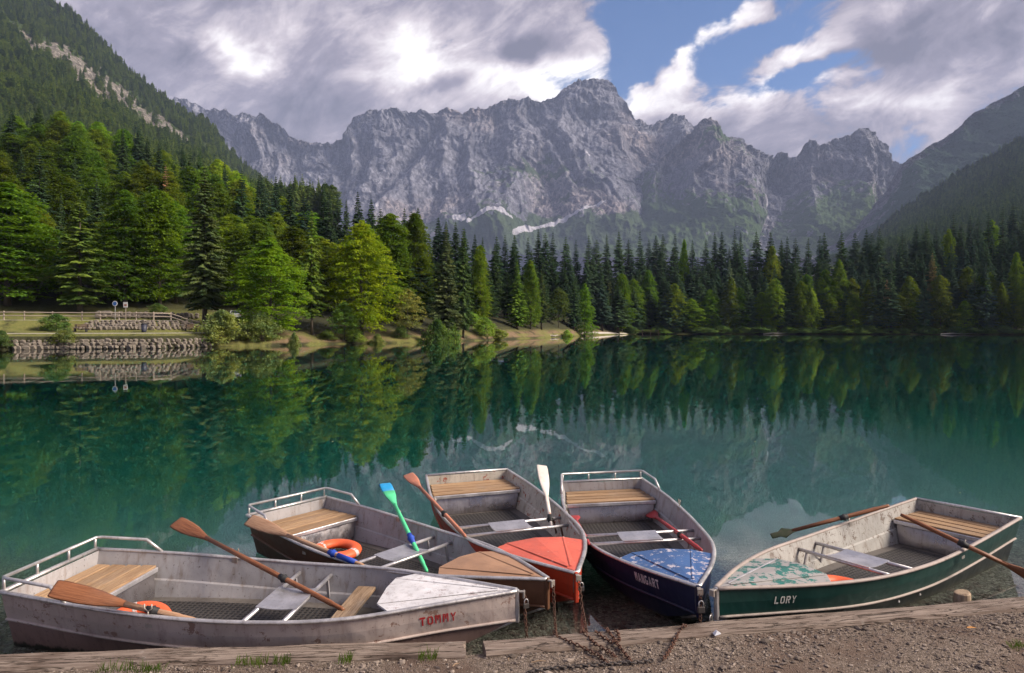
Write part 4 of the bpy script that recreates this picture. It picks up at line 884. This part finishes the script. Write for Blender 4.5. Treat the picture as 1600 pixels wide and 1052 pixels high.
def through(hpx, hz, lpx, lz, tpx):
    """handle pixel and height, a second point on the shaft, then on along the line until the tip's pixel row or column"""
    h = at_z(*hpx, hz); l = at_z(*lpx, lz); best = None
    for i in range(100, 400):
        p = h+(l-h)*(i/100); q = (800+F*p.x/p.y, YH+F*(H-p.z)/p.y); e = math.hypot(q[0]-tpx[0], q[1]-tpx[1])
        if best is None or e < best[0]: best = (e, p, 100/i)
    return h, best[1], best[2]
h, e, lf_ = through((537, 953), .22, (367, 864), .44, (275, 814)); oar('varnished oar sticking up over the far side of the nearest boat', h, e, (M_oar, M_oar, None), lockf=lf_*.52)
oar('dark oar lying over the near stern rail of the nearest boat', at_z(306, 969, .30), at_z(82, 919, .56), (M_oar_raw, M_oar, None), bl=.56, lockf=.30)
oar('weathered brown oar with blue tape along the near side of the brown boat', at_z(568, 884, .33), at_z(388, 812, .50), (M_oar_raw, M_oar_raw, None), wrap=(.06, .20, M_tape), lockf=.24, bl=.62)
h, e, lf_ = through((667, 893), .16, (623, 801), .45, (602, 755)); oar('bright green oar with blue tip standing up from the brown boat', h, e, (M_oar_green, M_oar_green, M_oar_blue), wrap=(.27, .37, M_tape), lockf=.33)
oar('salmon oar leaning out over the left side of the red boat', at_z(727, 838, .36), at_z(637, 741, .52), (M_oar_salm, M_oar_salm, None), lockf=.3, bl=.62)
h, e, lf_ = through((862, 826), .20, (853, 769), .50, (848, 727)); oar('whitish worn oar standing up on the right side of the red boat', h, e, (M_oar_white, M_oar_white, None), lockf=.14)
oar('dark red oar lying inside the right side of the blue boat', at_z(1096, 860, .36), at_z(1014, 800, .14), (M_oar_red, M_oar_red, None), lockf=.33, bl=.45)
oar('red oar tucked under the left rim of the blue boat', at_z(920, 850, .37), at_z(896, 806, .13), (M_oar_red, M_oar_red, None), lockf=.1, bl=.42)
oar('brown oar dipping outside the far rim of the green boat', at_z(1389, 790, .55), at_z(1205, 838, .24), (M_oar, paint_mat('oar_moss', (.035, .045, .02), rough=.6), None), lockf=.38, bl=.24, bw=.030)
h = at_z(1407, 804, .62); l = at_z(1504, 850, .43); oar('brown oar lying across the near rim of the green boat, running out of view', h, h+(l-h)*2.55, (M_oar, M_oar, None), lockf=.39)
# ------------------------------------------------------------------ life rings
def life_ring(label, loc, rot, R_=.19, r_=.062):
    e = empty('life_ring', loc, 0, label=label, category='life ring', group='orange life rings in the boats'); e.rotation_euler = rot
    def arc(a0, a1, rr_, n):
        return MB().tube([(R_*math.cos(a0+(a1-a0)*i/n), R_*math.sin(a0+(a1-a0)*i/n), 0) for i in range(n+1)], [(rr_, rr_*.72)]*(n+1), 10, caps=True)
    vs, fs, n, sg = [], [], 36, 12
    for i in range(n):
        a = 2*PI*i/n
        for j in range(sg):
            q = 2*PI*j/sg; rad = R_+r_*math.cos(q); vs.append((rad*math.cos(a), rad*math.sin(a), r_*.72*math.sin(q)))
    fs = [(i*sg+j, ((i+1) % n)*sg+j, ((i+1) % n)*sg+(j+1) % sg, i*sg+(j+1) % sg) for i in range(n) for j in range(sg)]
    MB().add(vs, fs).build('ring_body', M_ring, e, smooth=True)
    for k in range(2): arc(1.9+k*PI-.10, 1.9+k*PI+.10, r_*1.03, 6).build('reflective_band', M_band, e, smooth=True)
    return e
def in_boat(k, u, y, z): bb = BT[k]; return bb.world(bb.x(u), y, z)
life_ring('orange life ring by the rear bench of the nearest boat', in_boat('tommy', .235, -.25, .125), (.28, .0, .2))
life_ring('orange life ring with silver band on the floor of the brown boat', in_boat('brown', .25, -.02, .115), (.05, 0, .9))
life_ring('life ring half under the salmon deck of the red boat', in_boat('red', .69, -.10, .17), (0, .12, .3))
life_ring('life ring half under the chipped blue deck', in_boat('blue', .69, -.10, .17), (0, .12, 1.9))
life_ring('life ring tucked under the flaking teal deck', in_boat('green', .655, .17, .17), (0, .1, .6))
# ------------------------------------------------------------------ timber edge, gravel and stones
m, t, out = new_mat('beam_wood'); P = t.coord('Object')
g = t.noise(t.vm('MULTIPLY', P, (1.1, 16, 16)), 3.0, 6, .7, .6); ck = t.noise(t.vm('MULTIPLY', P, (.55, 9, 9)), 2.4, 4, .6, 1.0); bl0 = t.noise(P, 2.2, 5, .65)
crk = t.ramp(t.m('ABSOLUTE', t.m('SUBTRACT', ck, .5)), .0, .022)
c = t.mix(t.ramp(g, .3, .7), (.15, .11, .09), (.30, .24, .20)); c = t.mix(t.ramp(bl0, .48, .7, 0, .7), c, (.11, .075, .058)); c = t.mix(t.ramp(t.noise(P, 9, 5, .7), .6, .75, 0, .6), c, (.33, .29, .26))
c = t.mix(t.m('MULTIPLY', t.m('SUBTRACT', 1.0, crk), .85), c, (.03, .022, .018))
principled(t, out, c, .92, 0, t.bump(t.m('ADD', t.m('MULTIPLY', g, .5), crk), .9, .012), .2); M_beam = m
def beam(label, A, Bp, wdt, top, rough_end=False):
    A, Bp = Vector(A), Vector(Bp); d = (Bp-A); L = d.length; e = empty('timber_beam', (A.x, A.y, 0), math.atan2(d.y, d.x), label=label, category='beam', group='timbers edging the landing')
    n = 60; vs, fs = [], []
    rq = random.Random(int(L*100)); off = [rq.random()*40 for _ in range(4)]
    for i in range(n+1):
        x = L*i/n; cut = 0
        for j, (y, z) in enumerate(((0, -.35), (0, -.02), (-.012, 0), (-wdt*.5, .006), (-wdt+.014, 0), (-wdt, -.025), (-wdt, -.3))):
            q = float(perlin(x*1.7+off[j % 4], j*1.3, 3))*.012+float(perlin(x*9+off[j % 4], j*2.3, 4))*.004
            xx = x-(rq.random()*.05 if (rough_end and i == n) else 0)
            vs.append((xx, y+q, top+z+q*.6*(z > -.1)))
    for i in range(n):
        for j in range(6): fs.append((i*7+j, (i+1)*7+j, (i+1)*7+j+1, i*7+j+1))
    fs += [tuple(range(7)), tuple(n*7+j for j in range(6, -1, -1))]
    MB().add(vs, fs).build('log', M_beam, e); return e
beam('long weathered timber along the left half of the water edge', (-9.0, 4.095), (-.30, 4.642), .19, .22, True)
beam('weathered timber along the right half of the water edge', (-.20, 4.634), (9.5, 6.377), .19, .222)
m, t, out = new_mat('gravel_ground'); P = t.coord('Object')
v1 = t.voro(P, 75, 'F1', 'Color'); ve = t.voro(P, 75, 'DISTANCE_TO_EDGE'); big = t.noise(P, 1.6, 5, .6)
c = t.mix(t.sep(v1)[0], (.10, .075, .056), (.28, .22, .18)); c = t.mix(t.ramp(ve, 0, .10, .8, 0), c, (.07, .055, .045))
c = t.mix(t.ramp(big, .45, .68), c, (.125, .085, .065))
principled(t, out, c, .95, 0, t.bump(t.m('ADD', ve, t.m('MULTIPLY', t.noise(P, 30, 4), .5)), .8, .012), .2); M_grav = m
gx = np.concatenate([[-2500, -600, -150], np.linspace(-60, -5, 30), np.linspace(-4.8, 6, 220), np.linspace(6.3, 60, 30), [150, 600, 2500]]); gv = np.concatenate([np.linspace(0, 1.6, 50), np.linspace(1.7, 9, 24), np.linspace(10, 60, 10), [150, 500, 2500]])
GX, GV = np.meshgrid(gx, gv); GYb = np.interp(GX, [-60, -9, -.3, 9.5, 60], [3.5, 4.0, 4.54, 6.27, 16])-.03
GY = GYb-GV; 
def gz(X, V): return .195+.015*fbm(X*1.1, V*1.3, 8, 4)+.006*fbm(X*9, V*9, 12, 3)+.02*np.clip(V-.1, 0, .6)+.012*np.clip(V, 0, 60)-.012*np.exp(-((V-.02)/.05)**2)
GZ = gz(GX, GV); gm = mesh_np('gravel_landing', np.stack([GX, GY, GZ], -1).reshape(-1, 3), grid_faces(*GX.shape)[:, ::-1], True, [M_grav])
link('gravel_landing', gm, kind='structure')
ICO = None
def ico():
    import bmesh
    bm = bmesh.new(); bmesh.ops.create_icosphere(bm, subdivisions=1, radius=1); v = np.array([p.co[:] for p in bm.verts]); f = np.array([[q.index for q in fc.verts] for fc in bm.faces]); bm.free(); return v, f
IV, IF = ico()
def pebbles(name, label, P, size, mats, shade):
    n = len(P); V = np.repeat(IV[None], n, 0)*(1+.28*rng.standard_normal((n, len(IV), 1)))
    sc3 = size[:, None]*np.stack([.8+.7*rng.random(n), .6+.5*rng.random(n), .4+.35*rng.random(n)], 1)
    V = V*sc3[:, None, :]; a = rng.random(n)*6.28; c, s_ = np.cos(a)[:, None], np.sin(a)[:, None]
    V = np.stack([V[..., 0]*c-V[..., 1]*s_, V[..., 0]*s_+V[..., 1]*c, V[..., 2]], -1)+P[:, None, :]
    Fc = (IF[None]+(np.arange(n)*len(IV))[:, None, None]).reshape(-1, 3)
    me = mesh_np(name, V.reshape(-1, 3), Fc, False, mats); set_attr(me, 'tone', np.repeat(shade, len(IV)))
    return link(name, me, kind='stuff', label=label)
m, t, out = new_mat('pebble'); P = t.coord('Object'); tn = t.attr('tone')
cr_ = t.node('ShaderNodeValToRGB'); t.put(cr_.inputs[0], tn); el = cr_.color_ramp.elements
el[0].color = (.09, .072, .06, 1); el[1].color = (.38, .31, .26, 1); q = el.new(.45); q.color = (.22, .175, .15, 1); q = el.new(.75); q.color = (.29, .235, .195, 1)
principled(t, out, t.mix(t.m('MULTIPLY', t.noise(P, 90, 3), .5), cr_.outputs[0], (.14, .11, .09)), .9, 0, None, .2); M_peb = m
n = 24000; X = rng.uniform(-4.0, 4.9, n); Vv = np.abs(rng.normal(0, .38, n)); Vv[n//2:] = rng.uniform(0, 1.3, n-n//2); Yg = np.interp(X, [-60, -9, -.3, 9.5, 60], [3.5, 4.0, 4.54, 6.27, 16])-.045-Vv
dens = .5+.9*fbm(X*.8, Vv*1.5, 40, 3); ok = rng.random(n) < np.clip(dens+.15, .12, 1); X, Vv, Yg = X[ok], Vv[ok], Yg[ok]
sz = np.exp(rng.normal(math.log(.0056), .45, len(X))); pebbles('gravel', 'loose small stones covering the landing in front of the timber edge', np.stack([X, Yg, gz(X, Vv)+sz*.25], 1), sz, [M_peb], rng.random(len(X))**1.5)
n = 7000; X = rng.uniform(-4.6, 5.6, n); V_ = rng.exponential(.7, n); Yb = beam_y(X)*np.exp(-V_*.02)+5*(1-np.exp(-V_*.02))+V_; ok = V_ < 2.6; X, V_, Yb = X[ok], V_[ok], Yb[ok]
dp = .13+.09*np.minimum(V_, 1.5)+.40*np.clip(V_-1.3, 0, 8)+.03*fbm(X*.9, V_*.9, 4, 4); sz = np.exp(rng.normal(math.log(.014), .45, len(X)))
pebbles('lake_pebbles', 'stones on the shallow lake bottom between the boats and the timber edge', np.stack([X, Yb, -dp+sz*.2], 1), sz, [M_peb], rng.random(len(X))**1.4)
# ------------------------------------------------------------------ chains and padlocks
def chain(label, pts, mat, link_l=.036, wire=.0048, lock=None):
    pts = [Vector(p) for p in pts]; seg = [(b_-a_).length for a_, b_ in zip(pts, pts[1:])]; tot = sum(seg); n = max(2, int(tot/(link_l*.74))); mb = MB()
    def at(d_):
        for a_, b_, s_ in zip(pts, pts[1:], seg):
            if d_ <= s_ or b_ is pts[-1]: return a_+(b_-a_)*min(1, d_/s_), (b_-a_).normalized()
            d_ -= s_
    rq = random.Random(n)
    for i in range(n):
        p, tx = at(tot*(i+.5)/n); up = Vector((0, 0, 1)) if abs(tx.z) < .8 else Vector((0, 1, 0)); a = tx.cross(up).normalized(); c = a.cross(tx)
        ph = (PI/2 if i % 2 else 0)+rq.uniform(-.3, .3)+.5; s1 = a*math.cos(ph)+c*math.sin(ph)
        lp = [p+tx*(link_l*.5*math.cos(q))*(.95 if abs(math.cos(q)) > .3 else 1)+s1*(link_l*.30*math.sin(q)) for q in [2*PI*k/10 for k in range(10)]]
        nn = s1.cross(tx); vs, fs = [], []
        for k, q in enumerate(lp):
            o_ = (q-p).normalized()
            for j in range(4): vs.append(q+o_*wire*math.cos(PI/2*j)+nn*wire*math.sin(PI/2*j))
        for k in range(10):
            for j in range(4): fs.append((k*4+j, ((k+1) % 10)*4+j, ((k+1) % 10)*4+(j+1) % 4, k*4+(j+1) % 4))
        mb.add(vs, fs)
    o = mb.build('mooring_chain', mat, None, smooth=True, label=label, category='chain', group='mooring chains')
    return o
def padlock(label, loc, rz=0.0, k=1.0):
    e = empty('padlock', loc, rz, label=label, category='padlock', group='padlocks on the mooring chains'); e.scale = (k, k, k)
    MB().box((0, 0, -.045), (.042, .018, .036)).build('lock_body', M_lock, e, bevel=.004)
    MB().tube([(-.014, 0, -.03), (-.014, 0, -.008), (-.009, 0, .002), (0, 0, .006), (.009, 0, .002), (.014, 0, -.008), (.014, 0, -.03)], .0035, 6).build('shackle', M_rail, e, smooth=True)
def bow(k): bb = BT[k]; return bb.world(bb.x(1)+.066, 0, bb.zs(1)-.035)
def on_g(x, y): return at_z(x, y, .222)
bt = bow('tommy'); chain('rusty chain hanging from the bow of the nearest bare metal boat', [bt, bt+Vector((.005, -.03, -.15)), (bt.x+.02, bt.y-.07, .02), (bt.x+.03, bt.y-.10, -.12)], M_rust); padlock('padlock under the bow of the bare metal boat', bt+Vector((.012, -.02, -.02)), .3)
bb_ = bow('brown'); chain('rusty chain from the brown bow over the timber onto the gravel', [bb_, (bb_.x+.01, bb_.y-.08, .10), (bb_.x+.01, 4.80, .08), at_z(866, 987, .25), on_g(872, 996), at_z(893, 1004, .235), at_z(915, 1014, .215), at_z(937, 1025, .22), at_z(950, 1037, .225)], M_rust)
br = bow('red'); chain('rusty chain from the red bow over the timber onto the gravel', [br, (br.x+.012, br.y-.10, .2), (br.x+.02, 4.86, .10), at_z(911, 984, .25), on_g(917, 994), at_z(930, 1006, .23), at_z(950, 1018, .22), at_z(962, 1026, .225)], M_rust); padlock('padlock hanging on the chain of the red boat', br+Vector((.02, -.01, -.02)), .2)
bl_ = bow('blue'); chain('rusty chain from the navy bow over the timber onto the gravel', [bl_, (bl_.x-.01, bl_.y-.03, .15), (bl_.x-.05, 4.99, .12), at_z(1068, 977, .25), on_g(1062, 986), at_z(1056, 998, .225), at_z(1048, 1014, .22), at_z(1036, 1031, .225)], M_rust); padlock('brass padlock on the chain of the navy boat', bl_+Vector((0, -.02, -.05)), .1, 1.3)
gb = bow('green'); chain('short dark chain under the bow of the green boat', [gb+Vector((0, 0, -.14)), gb+Vector((-.02, -.01, -.24)), gb+Vector((-.03, -.02, -.42))], M_chain_dark); padlock('black padlock below the bow of the green boat', gb+Vector((-.01, -.015, -.15)), .8, 1.2)
chain('short rusty chain lying over the timber in the middle', [at_z(948, 982, .08), at_z(950, 986, .24), at_z(958, 996, .232), at_z(966, 1008, .222), at_z(975, 1020, .222), at_z(986, 1033, .225)], M_rust)
chain('tangled rusty chain piled beside the timber in the middle', [at_z(930, 986, .245), at_z(942, 995, .235), at_z(955, 1003, .23), at_z(968, 1000, .235), at_z(966, 990, .24), at_z(962, 984, .24)], M_rust)
chain('long dark chain stretched along the gravel', [at_z(826, 1049, .225), at_z(862, 1044, .222), at_z(905, 1041, .222), at_z(950, 1038, .222), at_z(990, 1035, .222), at_z(1020, 1032, .222)], M_chain_dark, .034)
# ------------------------------------------------------------------ small things on the landing
e = empty('mooring_post', (3.64, 5.52, -.45), 0, label='short pale wooden post behind the timber edge, under the green boat', category='post')
MB().tube([(0, 0, 0), (0, 0, .60), (.002, 0, .648), (.0, 0, .660)], [.066, .063, .060, .050], 16).build('post_shaft', wood_mat('post_wood', (.34, .24, .16), (.5, .38, .27), 2), e)
o = MB().add([(0, 0, .0), (.045, .006, .012), (.05, .04, .004), (.02, .05, .022), (-.005, .035, .006), (.022, .022, .026)], [(0, 1, 5), (1, 2, 5), (2, 3, 5), (3, 4, 5), (4, 0, 5)]).build('paper_scrap', paint_mat('paper', (.72, .72, .76), rough=.8, dirt=.1), None, label='crumpled white scrap of paper by the timber', category='litter'); o.location = at_z(1117, 994, .222)
def leaf_obj(name, label, loc, s, col, cat='leaf', group=None, rz=0):
    vs = [(-1, 0, 0), (-.5, .34, .08), (0, .44, .12), (.55, .28, .06), (1, 0, .0), (.55, -.28, .1), (0, -.42, .15), (-.5, -.32, .06), (0, 0, .02)]
    o = MB().add([(x*s, y*s, z*s) for x, y, z in vs], [(i, (i+1) % 8, 8) for i in range(8)]).build(name, col, None, label=label, category=cat); o.location = loc; o.rotation_euler = (0, 0, rz)
    if group: o['group'] = group
    return o
leaf_obj('fallen_leaf', 'single orange dry leaf lying on the gravel at the right', at_z(1518, 981, .24), .036, paint_mat('dry_leaf', (.48, .22, .06), rough=.8, dirt=.3))
M_grassb = leaf_material('grass_blade', ((.10, .17, .03), (.15, .22, .05)), .3)
for k, (x, y, w_, lab) in enumerate(((205, 1046, .20, 'widest grass tuft by the timber at the lower left'), (392, 1036, .10, 'grass tuft by the left timber below the seat plate'), (440, 1034, .05, 'thin grass tuft right of the lower left one'), (540, 1031, .04, 'tiny grass tuft by the left timber'), (668, 1027, .06, 'small grass tuft near the broken timber end'), (1590, 1012, .05, 'dark grass tuft on the gravel at the right edge'))):
    mb = MB(); rq = random.Random(k); c0 = at_z(x, y, .215)
    for i in range(int(30+500*w_)):
        a = rq.uniform(-1, 1)*w_; d_ = rq.gauss(0, .025); hh = rq.uniform(.015, .055); lx_, ly_ = rq.gauss(0, .022), rq.gauss(0, .022); ww = .0022
        mb.add([(a-ww, d_, -.01), (a+ww, d_, -.01), (a+lx_*.4+ww*.7, d_+ly_*.4, hh*.6), (a+lx_*.4-ww*.7, d_+ly_*.4, hh*.6), (a+lx_, d_+ly_, hh)], [(0, 1, 2, 3), (3, 2, 4)])
    o = mb.build('grass_tuft', M_grassb, None, label=lab, category='grass'); o.location = c0
for k, (x, y, l_, a, lab) in enumerate(((1214, 1044, .085, -.5, 'dark mossy twig on the gravel at the bottom'), (712, 1040, .06, .9, 'pale wood splinter on the gravel below the bows'), (842, 1035, .10, .2, 'thin straw on the gravel beside the chains'), (795, 1032, .05, 1.6, 'short pale chip of wood near the broken timber end'))):
    o = MB().tube([(-l_/2, 0, .004), (0, .006, .008), (l_/2, -.003, .004)], [.003, .005, .002], 6).build('twig', M_plank if k else M_chain_dark, None, label=lab, category='twig'); o.location = at_z(x, y, .225); o.rotation_euler = (0, 0, a)
fl = paint_mat('floating_leaf', (.40, .36, .16), rough=.6, dirt=.2)
for k, (x, y) in enumerate(((500, 727), (165, 752), (124, 747), (372, 640), (408, 710), (455, 655), (520, 690), (1010, 648), (1180, 690), (1290, 640), (1420, 668), (1525, 655), (1240, 730), (1500, 770), (690, 640), (740, 668), (60, 690), (230, 700), (305, 690), (330, 655), (1050, 610), (1350, 600), (880, 600), (620, 610), (280, 610), (1570, 720), (1400, 620))):
    leaf_obj('floating_leaf', 'small pale leaf floating on the open lake', at_z(x, y, .006), .024 if y > 700 else .04, fl, 'leaf', 'leaves floating on the lake', k*1.3)
# ------------------------------------------------------------------ left bank: stone walls, fence, signs, benches, bin, car
M_stone = paint_mat('bank_stone', (.21, .178, .145), (.30, .265, .22), .3, .9, .7, (.07, .065, .04), scale=.6, chipscale=2.0)
stone_me = []
for k in range(6):
    v = IV.copy(); v = np.sign(v)*np.abs(v)**.62; v *= 1+.13*rng.standard_normal((len(v), 1)); stone_me.append(mesh_np('stone', v*[.5, .42, .5], IF, False, [M_stone]))
def stone_wall(label, x0, x1, step, rows, s0, s1, z0, z1, size, seed):
    rq = random.Random(seed); c = land_pt((x0+x1)/2, shore((x0+x1)/2)+s0); e = empty('stone_wall', c, 0, label=label, category='stone wall')
    for r_ in range(rows):
        x = x0+rq.uniform(0, step)
        while x < x1:
            f = (r_+.5)/rows; s_ = lerp(s0, s1, f)+rq.uniform(-.08, .08); Y = shore(x)+s_; o = link('stone', stone_me[rq.randrange(6)], e)
            edge = min(1, (x-x0)/40+.25, (x1-x)/40+.25)
            o.location = Vector(((x-800)/F*Y, Y, lerp(z0, lerp(z0, z1, edge) if rows > 3 else z1, f)))-c; q = size*rq.uniform(.8, 1.35)
            o.scale = (q*rq.uniform(.9, 1.5), q, q*rq.uniform(.75, 1.1)); o.rotation_euler = (rq.uniform(-.25, .25), rq.uniform(-.25, .25), rq.uniform(-.5, .5)); x += step*rq.uniform(.75, 1.35)
    return e
stone_wall('low rough stone wall rising out of the lake on the left bank', 22, 332, 8.0, 3, -.15, .75, .02, 1.05, .50, 1)
stone_wall('rubble stone bank below the fence on the left', 118, 326, 7.0, 4, 7.9, 9.8, 2.2, 3.3, .50, 2)
stone_wall('low grey dry stone wall behind the road on the left bank', 152, 312, 7.5, 2, 17.5, 17.8, 3.8, 4.5, .62, 3)
M_fence = wood_mat('fence_wood', (.30, .24, .19), (.46, .39, .33), 0, .9, .5)
fe = empty('wooden_fence', land_pt(160, shore(160)+10.6), 0, label='grey split rail fence along the road on the left bank', category='fence'); fb = fe.location.copy()
fx = [-70, -32, 6, 38, 82, 128, 157, 186, 213, 240, 267, 292, 322]; fs_ = [12.0, 11.8, 11.5, 11.2, 10.9, 10.6, 10.5, 10.5, 10.5, 10.4, 10.0, 8.8, 6.8]
tops = []
for x, s_ in zip(fx, fs_):
    p = land_pt(x, shore(x)+s_); q = p-fb; MB().tube([q+Vector((0, 0, -.4)), q+Vector((0, 0, 1.15))], .085, 7).build('post', M_fence, fe); tops.append(q)
for a_, b_ in zip(tops, tops[1:]):
    for zz in (.98, .55): MB().tube([a_+Vector((0, -.08, zz)), (a_+b_)/2+Vector((0, -.08, zz+.02)), b_+Vector((0, -.08, zz))], [.062, .068, .06], 6).build('rail', M_fence, fe)
M_sgnb = paint_mat('sign_blue', (.05, .16, .45), rough=.5, dirt=.05); M_sgnw = paint_mat('sign_white', (.75, .73, .70), rough=.5, dirt=.05)
p = land_pt(180, shore(180)+11.5); e = empty('road_sign', p, 0, label='round blue and white sign on a post beside the fence', category='sign'); MB().tube([(0, 0, -.2), (0, 0, 2.5)], .04, 6).build('sign_post', M_rail, e)
MB().tube([(0, -.05, 2.2), (0, -.08, 2.2)], .34, 18).build('sign_disc', M_sgnw, e); MB().tube([(0, -.081, 2.2), (0, -.10, 2.2)], .25, 18).build('sign_face', M_sgnb, e)
p = land_pt(196.5, shore(196.5)+11.5); e = empty('notice_sign', p, 0, label='square white notice on a post right of the round sign', category='sign'); MB().tube([(0, 0, -.2), (0, 0, 2.0)], .05, 6).build('sign_post', M_fence, e)
MB().box((0, -.07, 2.05), (.55, .04, .7)).build('notice_board', M_sgnw, e); MB().box((0, -.095, 2.0), (.34, .01, .22)).build('notice_print', paint_mat('notice_print', (.42, .16, .10), rough=.6), e)
for x, lab in ((126, 'dark bench at the left end of the rubble bank'), (298, 'dark bench at the right end of the rubble bank')):
    p = land_pt(x, shore(x)+6.3); e = empty('park_bench', p, .1, label=lab, category='bench')
    for y in (-.18, 0, .18): MB().box((0, y, .46), (1.7, .14, .05)).build('seat_plank', M_plank, e)
    for z in (.68, .86): MB().box((0, .30, z), (1.7, .045, .13)).build('back_plank', M_plank, e)
    for sx in (-.65, .65): MB().box((sx, .0, .22), (.08, .45, .46)).box((sx, .27, .66), (.08, .05, .5)).build('leg', M_black, e)
p = land_pt(225, shore(225)+6.0); e = empty('litter_bin', p, 0, label='dark blue litter bin on the path below the fence', category='bin'); MB().tube([(0, 0, 0), (0, 0, .1), (0, 0, .95)], [.26, .28, .33], 12).build('bin_body', paint_mat('bin_paint', (.03, .035, .06), rough=.5), e, smooth=True); MB().tube([(0, 0, .95), (0, 0, 1.0), (0, 0, 1.1)], [.35, .35, .15], 12).build('bin_lid', M_black, e)
# parked car, seen from behind between trunks
p = land_pt(369, shore(369)+16.5); car = empty('parked_car', p, .35, label='white car parked under the trees behind the willow bush', category='car')
M_cw = paint_mat('car_white', (.72, .72, .74), rough=.3, dirt=.1); M_gls = paint_mat('car_glass', (.03, .035, .04), rough=.12, dirt=.0, spec=.6)
prof = [(-2.0, .35), (-2.05, .75), (-1.95, .98), (-1.2, 1.02), (-.55, 1.45), (1.05, 1.48), (1.75, 1.02), (2.0, .92), (2.05, .4)]
vs = []; 
for (y, z) in prof:
    k = .70 if z > 1.2 else .84; vs += [(-k, -y, z), (k, -y, z)]
n = len(prof); fs = [(2*i, 2*i+1, 2*i+3, 2*i+2) for i in range(n-1)]+[(2*n-2, 2*n-1, 1, 0), tuple(2*i for i in range(n-1, -1, -1)), tuple(2*i+1 for i in range(n))]
MB().add(vs, fs).build('car_body', M_cw, car, bevel=.06)
MB().add([(-.62, -1.16, 1.42), (.62, -1.16, 1.42), (.70, -1.72, 1.05), (-.70, -1.72, 1.05)], [(0, 3, 2, 1)]).build('rear_window', M_gls, car).location = (0, -.03, .03)
for sx in (-1, 1):
    MB().box((sx*.80, .25, 1.22), (.03, 1.7, .30), Matrix.Rotation(sx*-.28, 3, 'Y')).build('side_window', M_gls, car)
    MB().box((sx*.66, -2.0, .82), (.2, .06, .16)).build('tail_light', paint_mat('tail_red', (.4, .02, .02), rough=.3), car)
    for y in (-1.25, 1.25):
        wh = MB().tube([(sx*.70, y, .33), (sx*.88, y, .33)], .33, 16).build('wheel', M_black, car); MB().tube([(sx*.86, y, .33), (sx*.89, y, .33)], .19, 12).build('rim', M_alu, wh)
# small landing stage at the bend and driftwood
p = land_pt(1003, shore(1003)-1.0); e = empty('landing_stage', (p.x, p.y, 0), .0, label='small brown wooden landing stage at the bend of the far shore', category='jetty')
for k in range(9): MB().box((-6.4+k*1.6, 0, .55), (1.54, 2.2, .12)).build('plank', M_plank, e)
for k in range(5):
    MB().tube([(-6.2+k*3.1, -1, -2), (-6.2+k*3.1, -1, 1.6)], .14, 6).build('pile', M_plank, e)
MB().box((0, -1, 1.5), (12.6, .12, .14)).build('hand_rail', M_plank, e); MB().box((0, -1, 1.05), (12.6, .1, .12)).build('hand_rail', M_plank, e)
for x, l_, a, lab in ((1212, 10, .12, 'bleached driftwood log at the foot of the far shore spruces'), (1497, 12, -.1, 'pale fallen log in the small clearing of the far shore'), (862, 4, .5, 'grey driftwood stump on the shore bend')):
    q = land_pt(x, shore(x)+.1); o = MB().tube([(-l_/2, 0, .2), (-l_*.15, .2, .45), (l_*.2, -.1, .35), (l_/2, .1, .6)], [.2, .28, .22, .08], 7).tube([(0, 0, .3), (l_*.12, -.3, 1.2)], [.1, .04], 5).build('driftwood', paint_mat('bleached_wood', (.42, .37, .32), rough=.9), None, label=lab, category='driftwood'); o.location = (q.x, q.y, 0); o.rotation_euler = (0, 0, a)
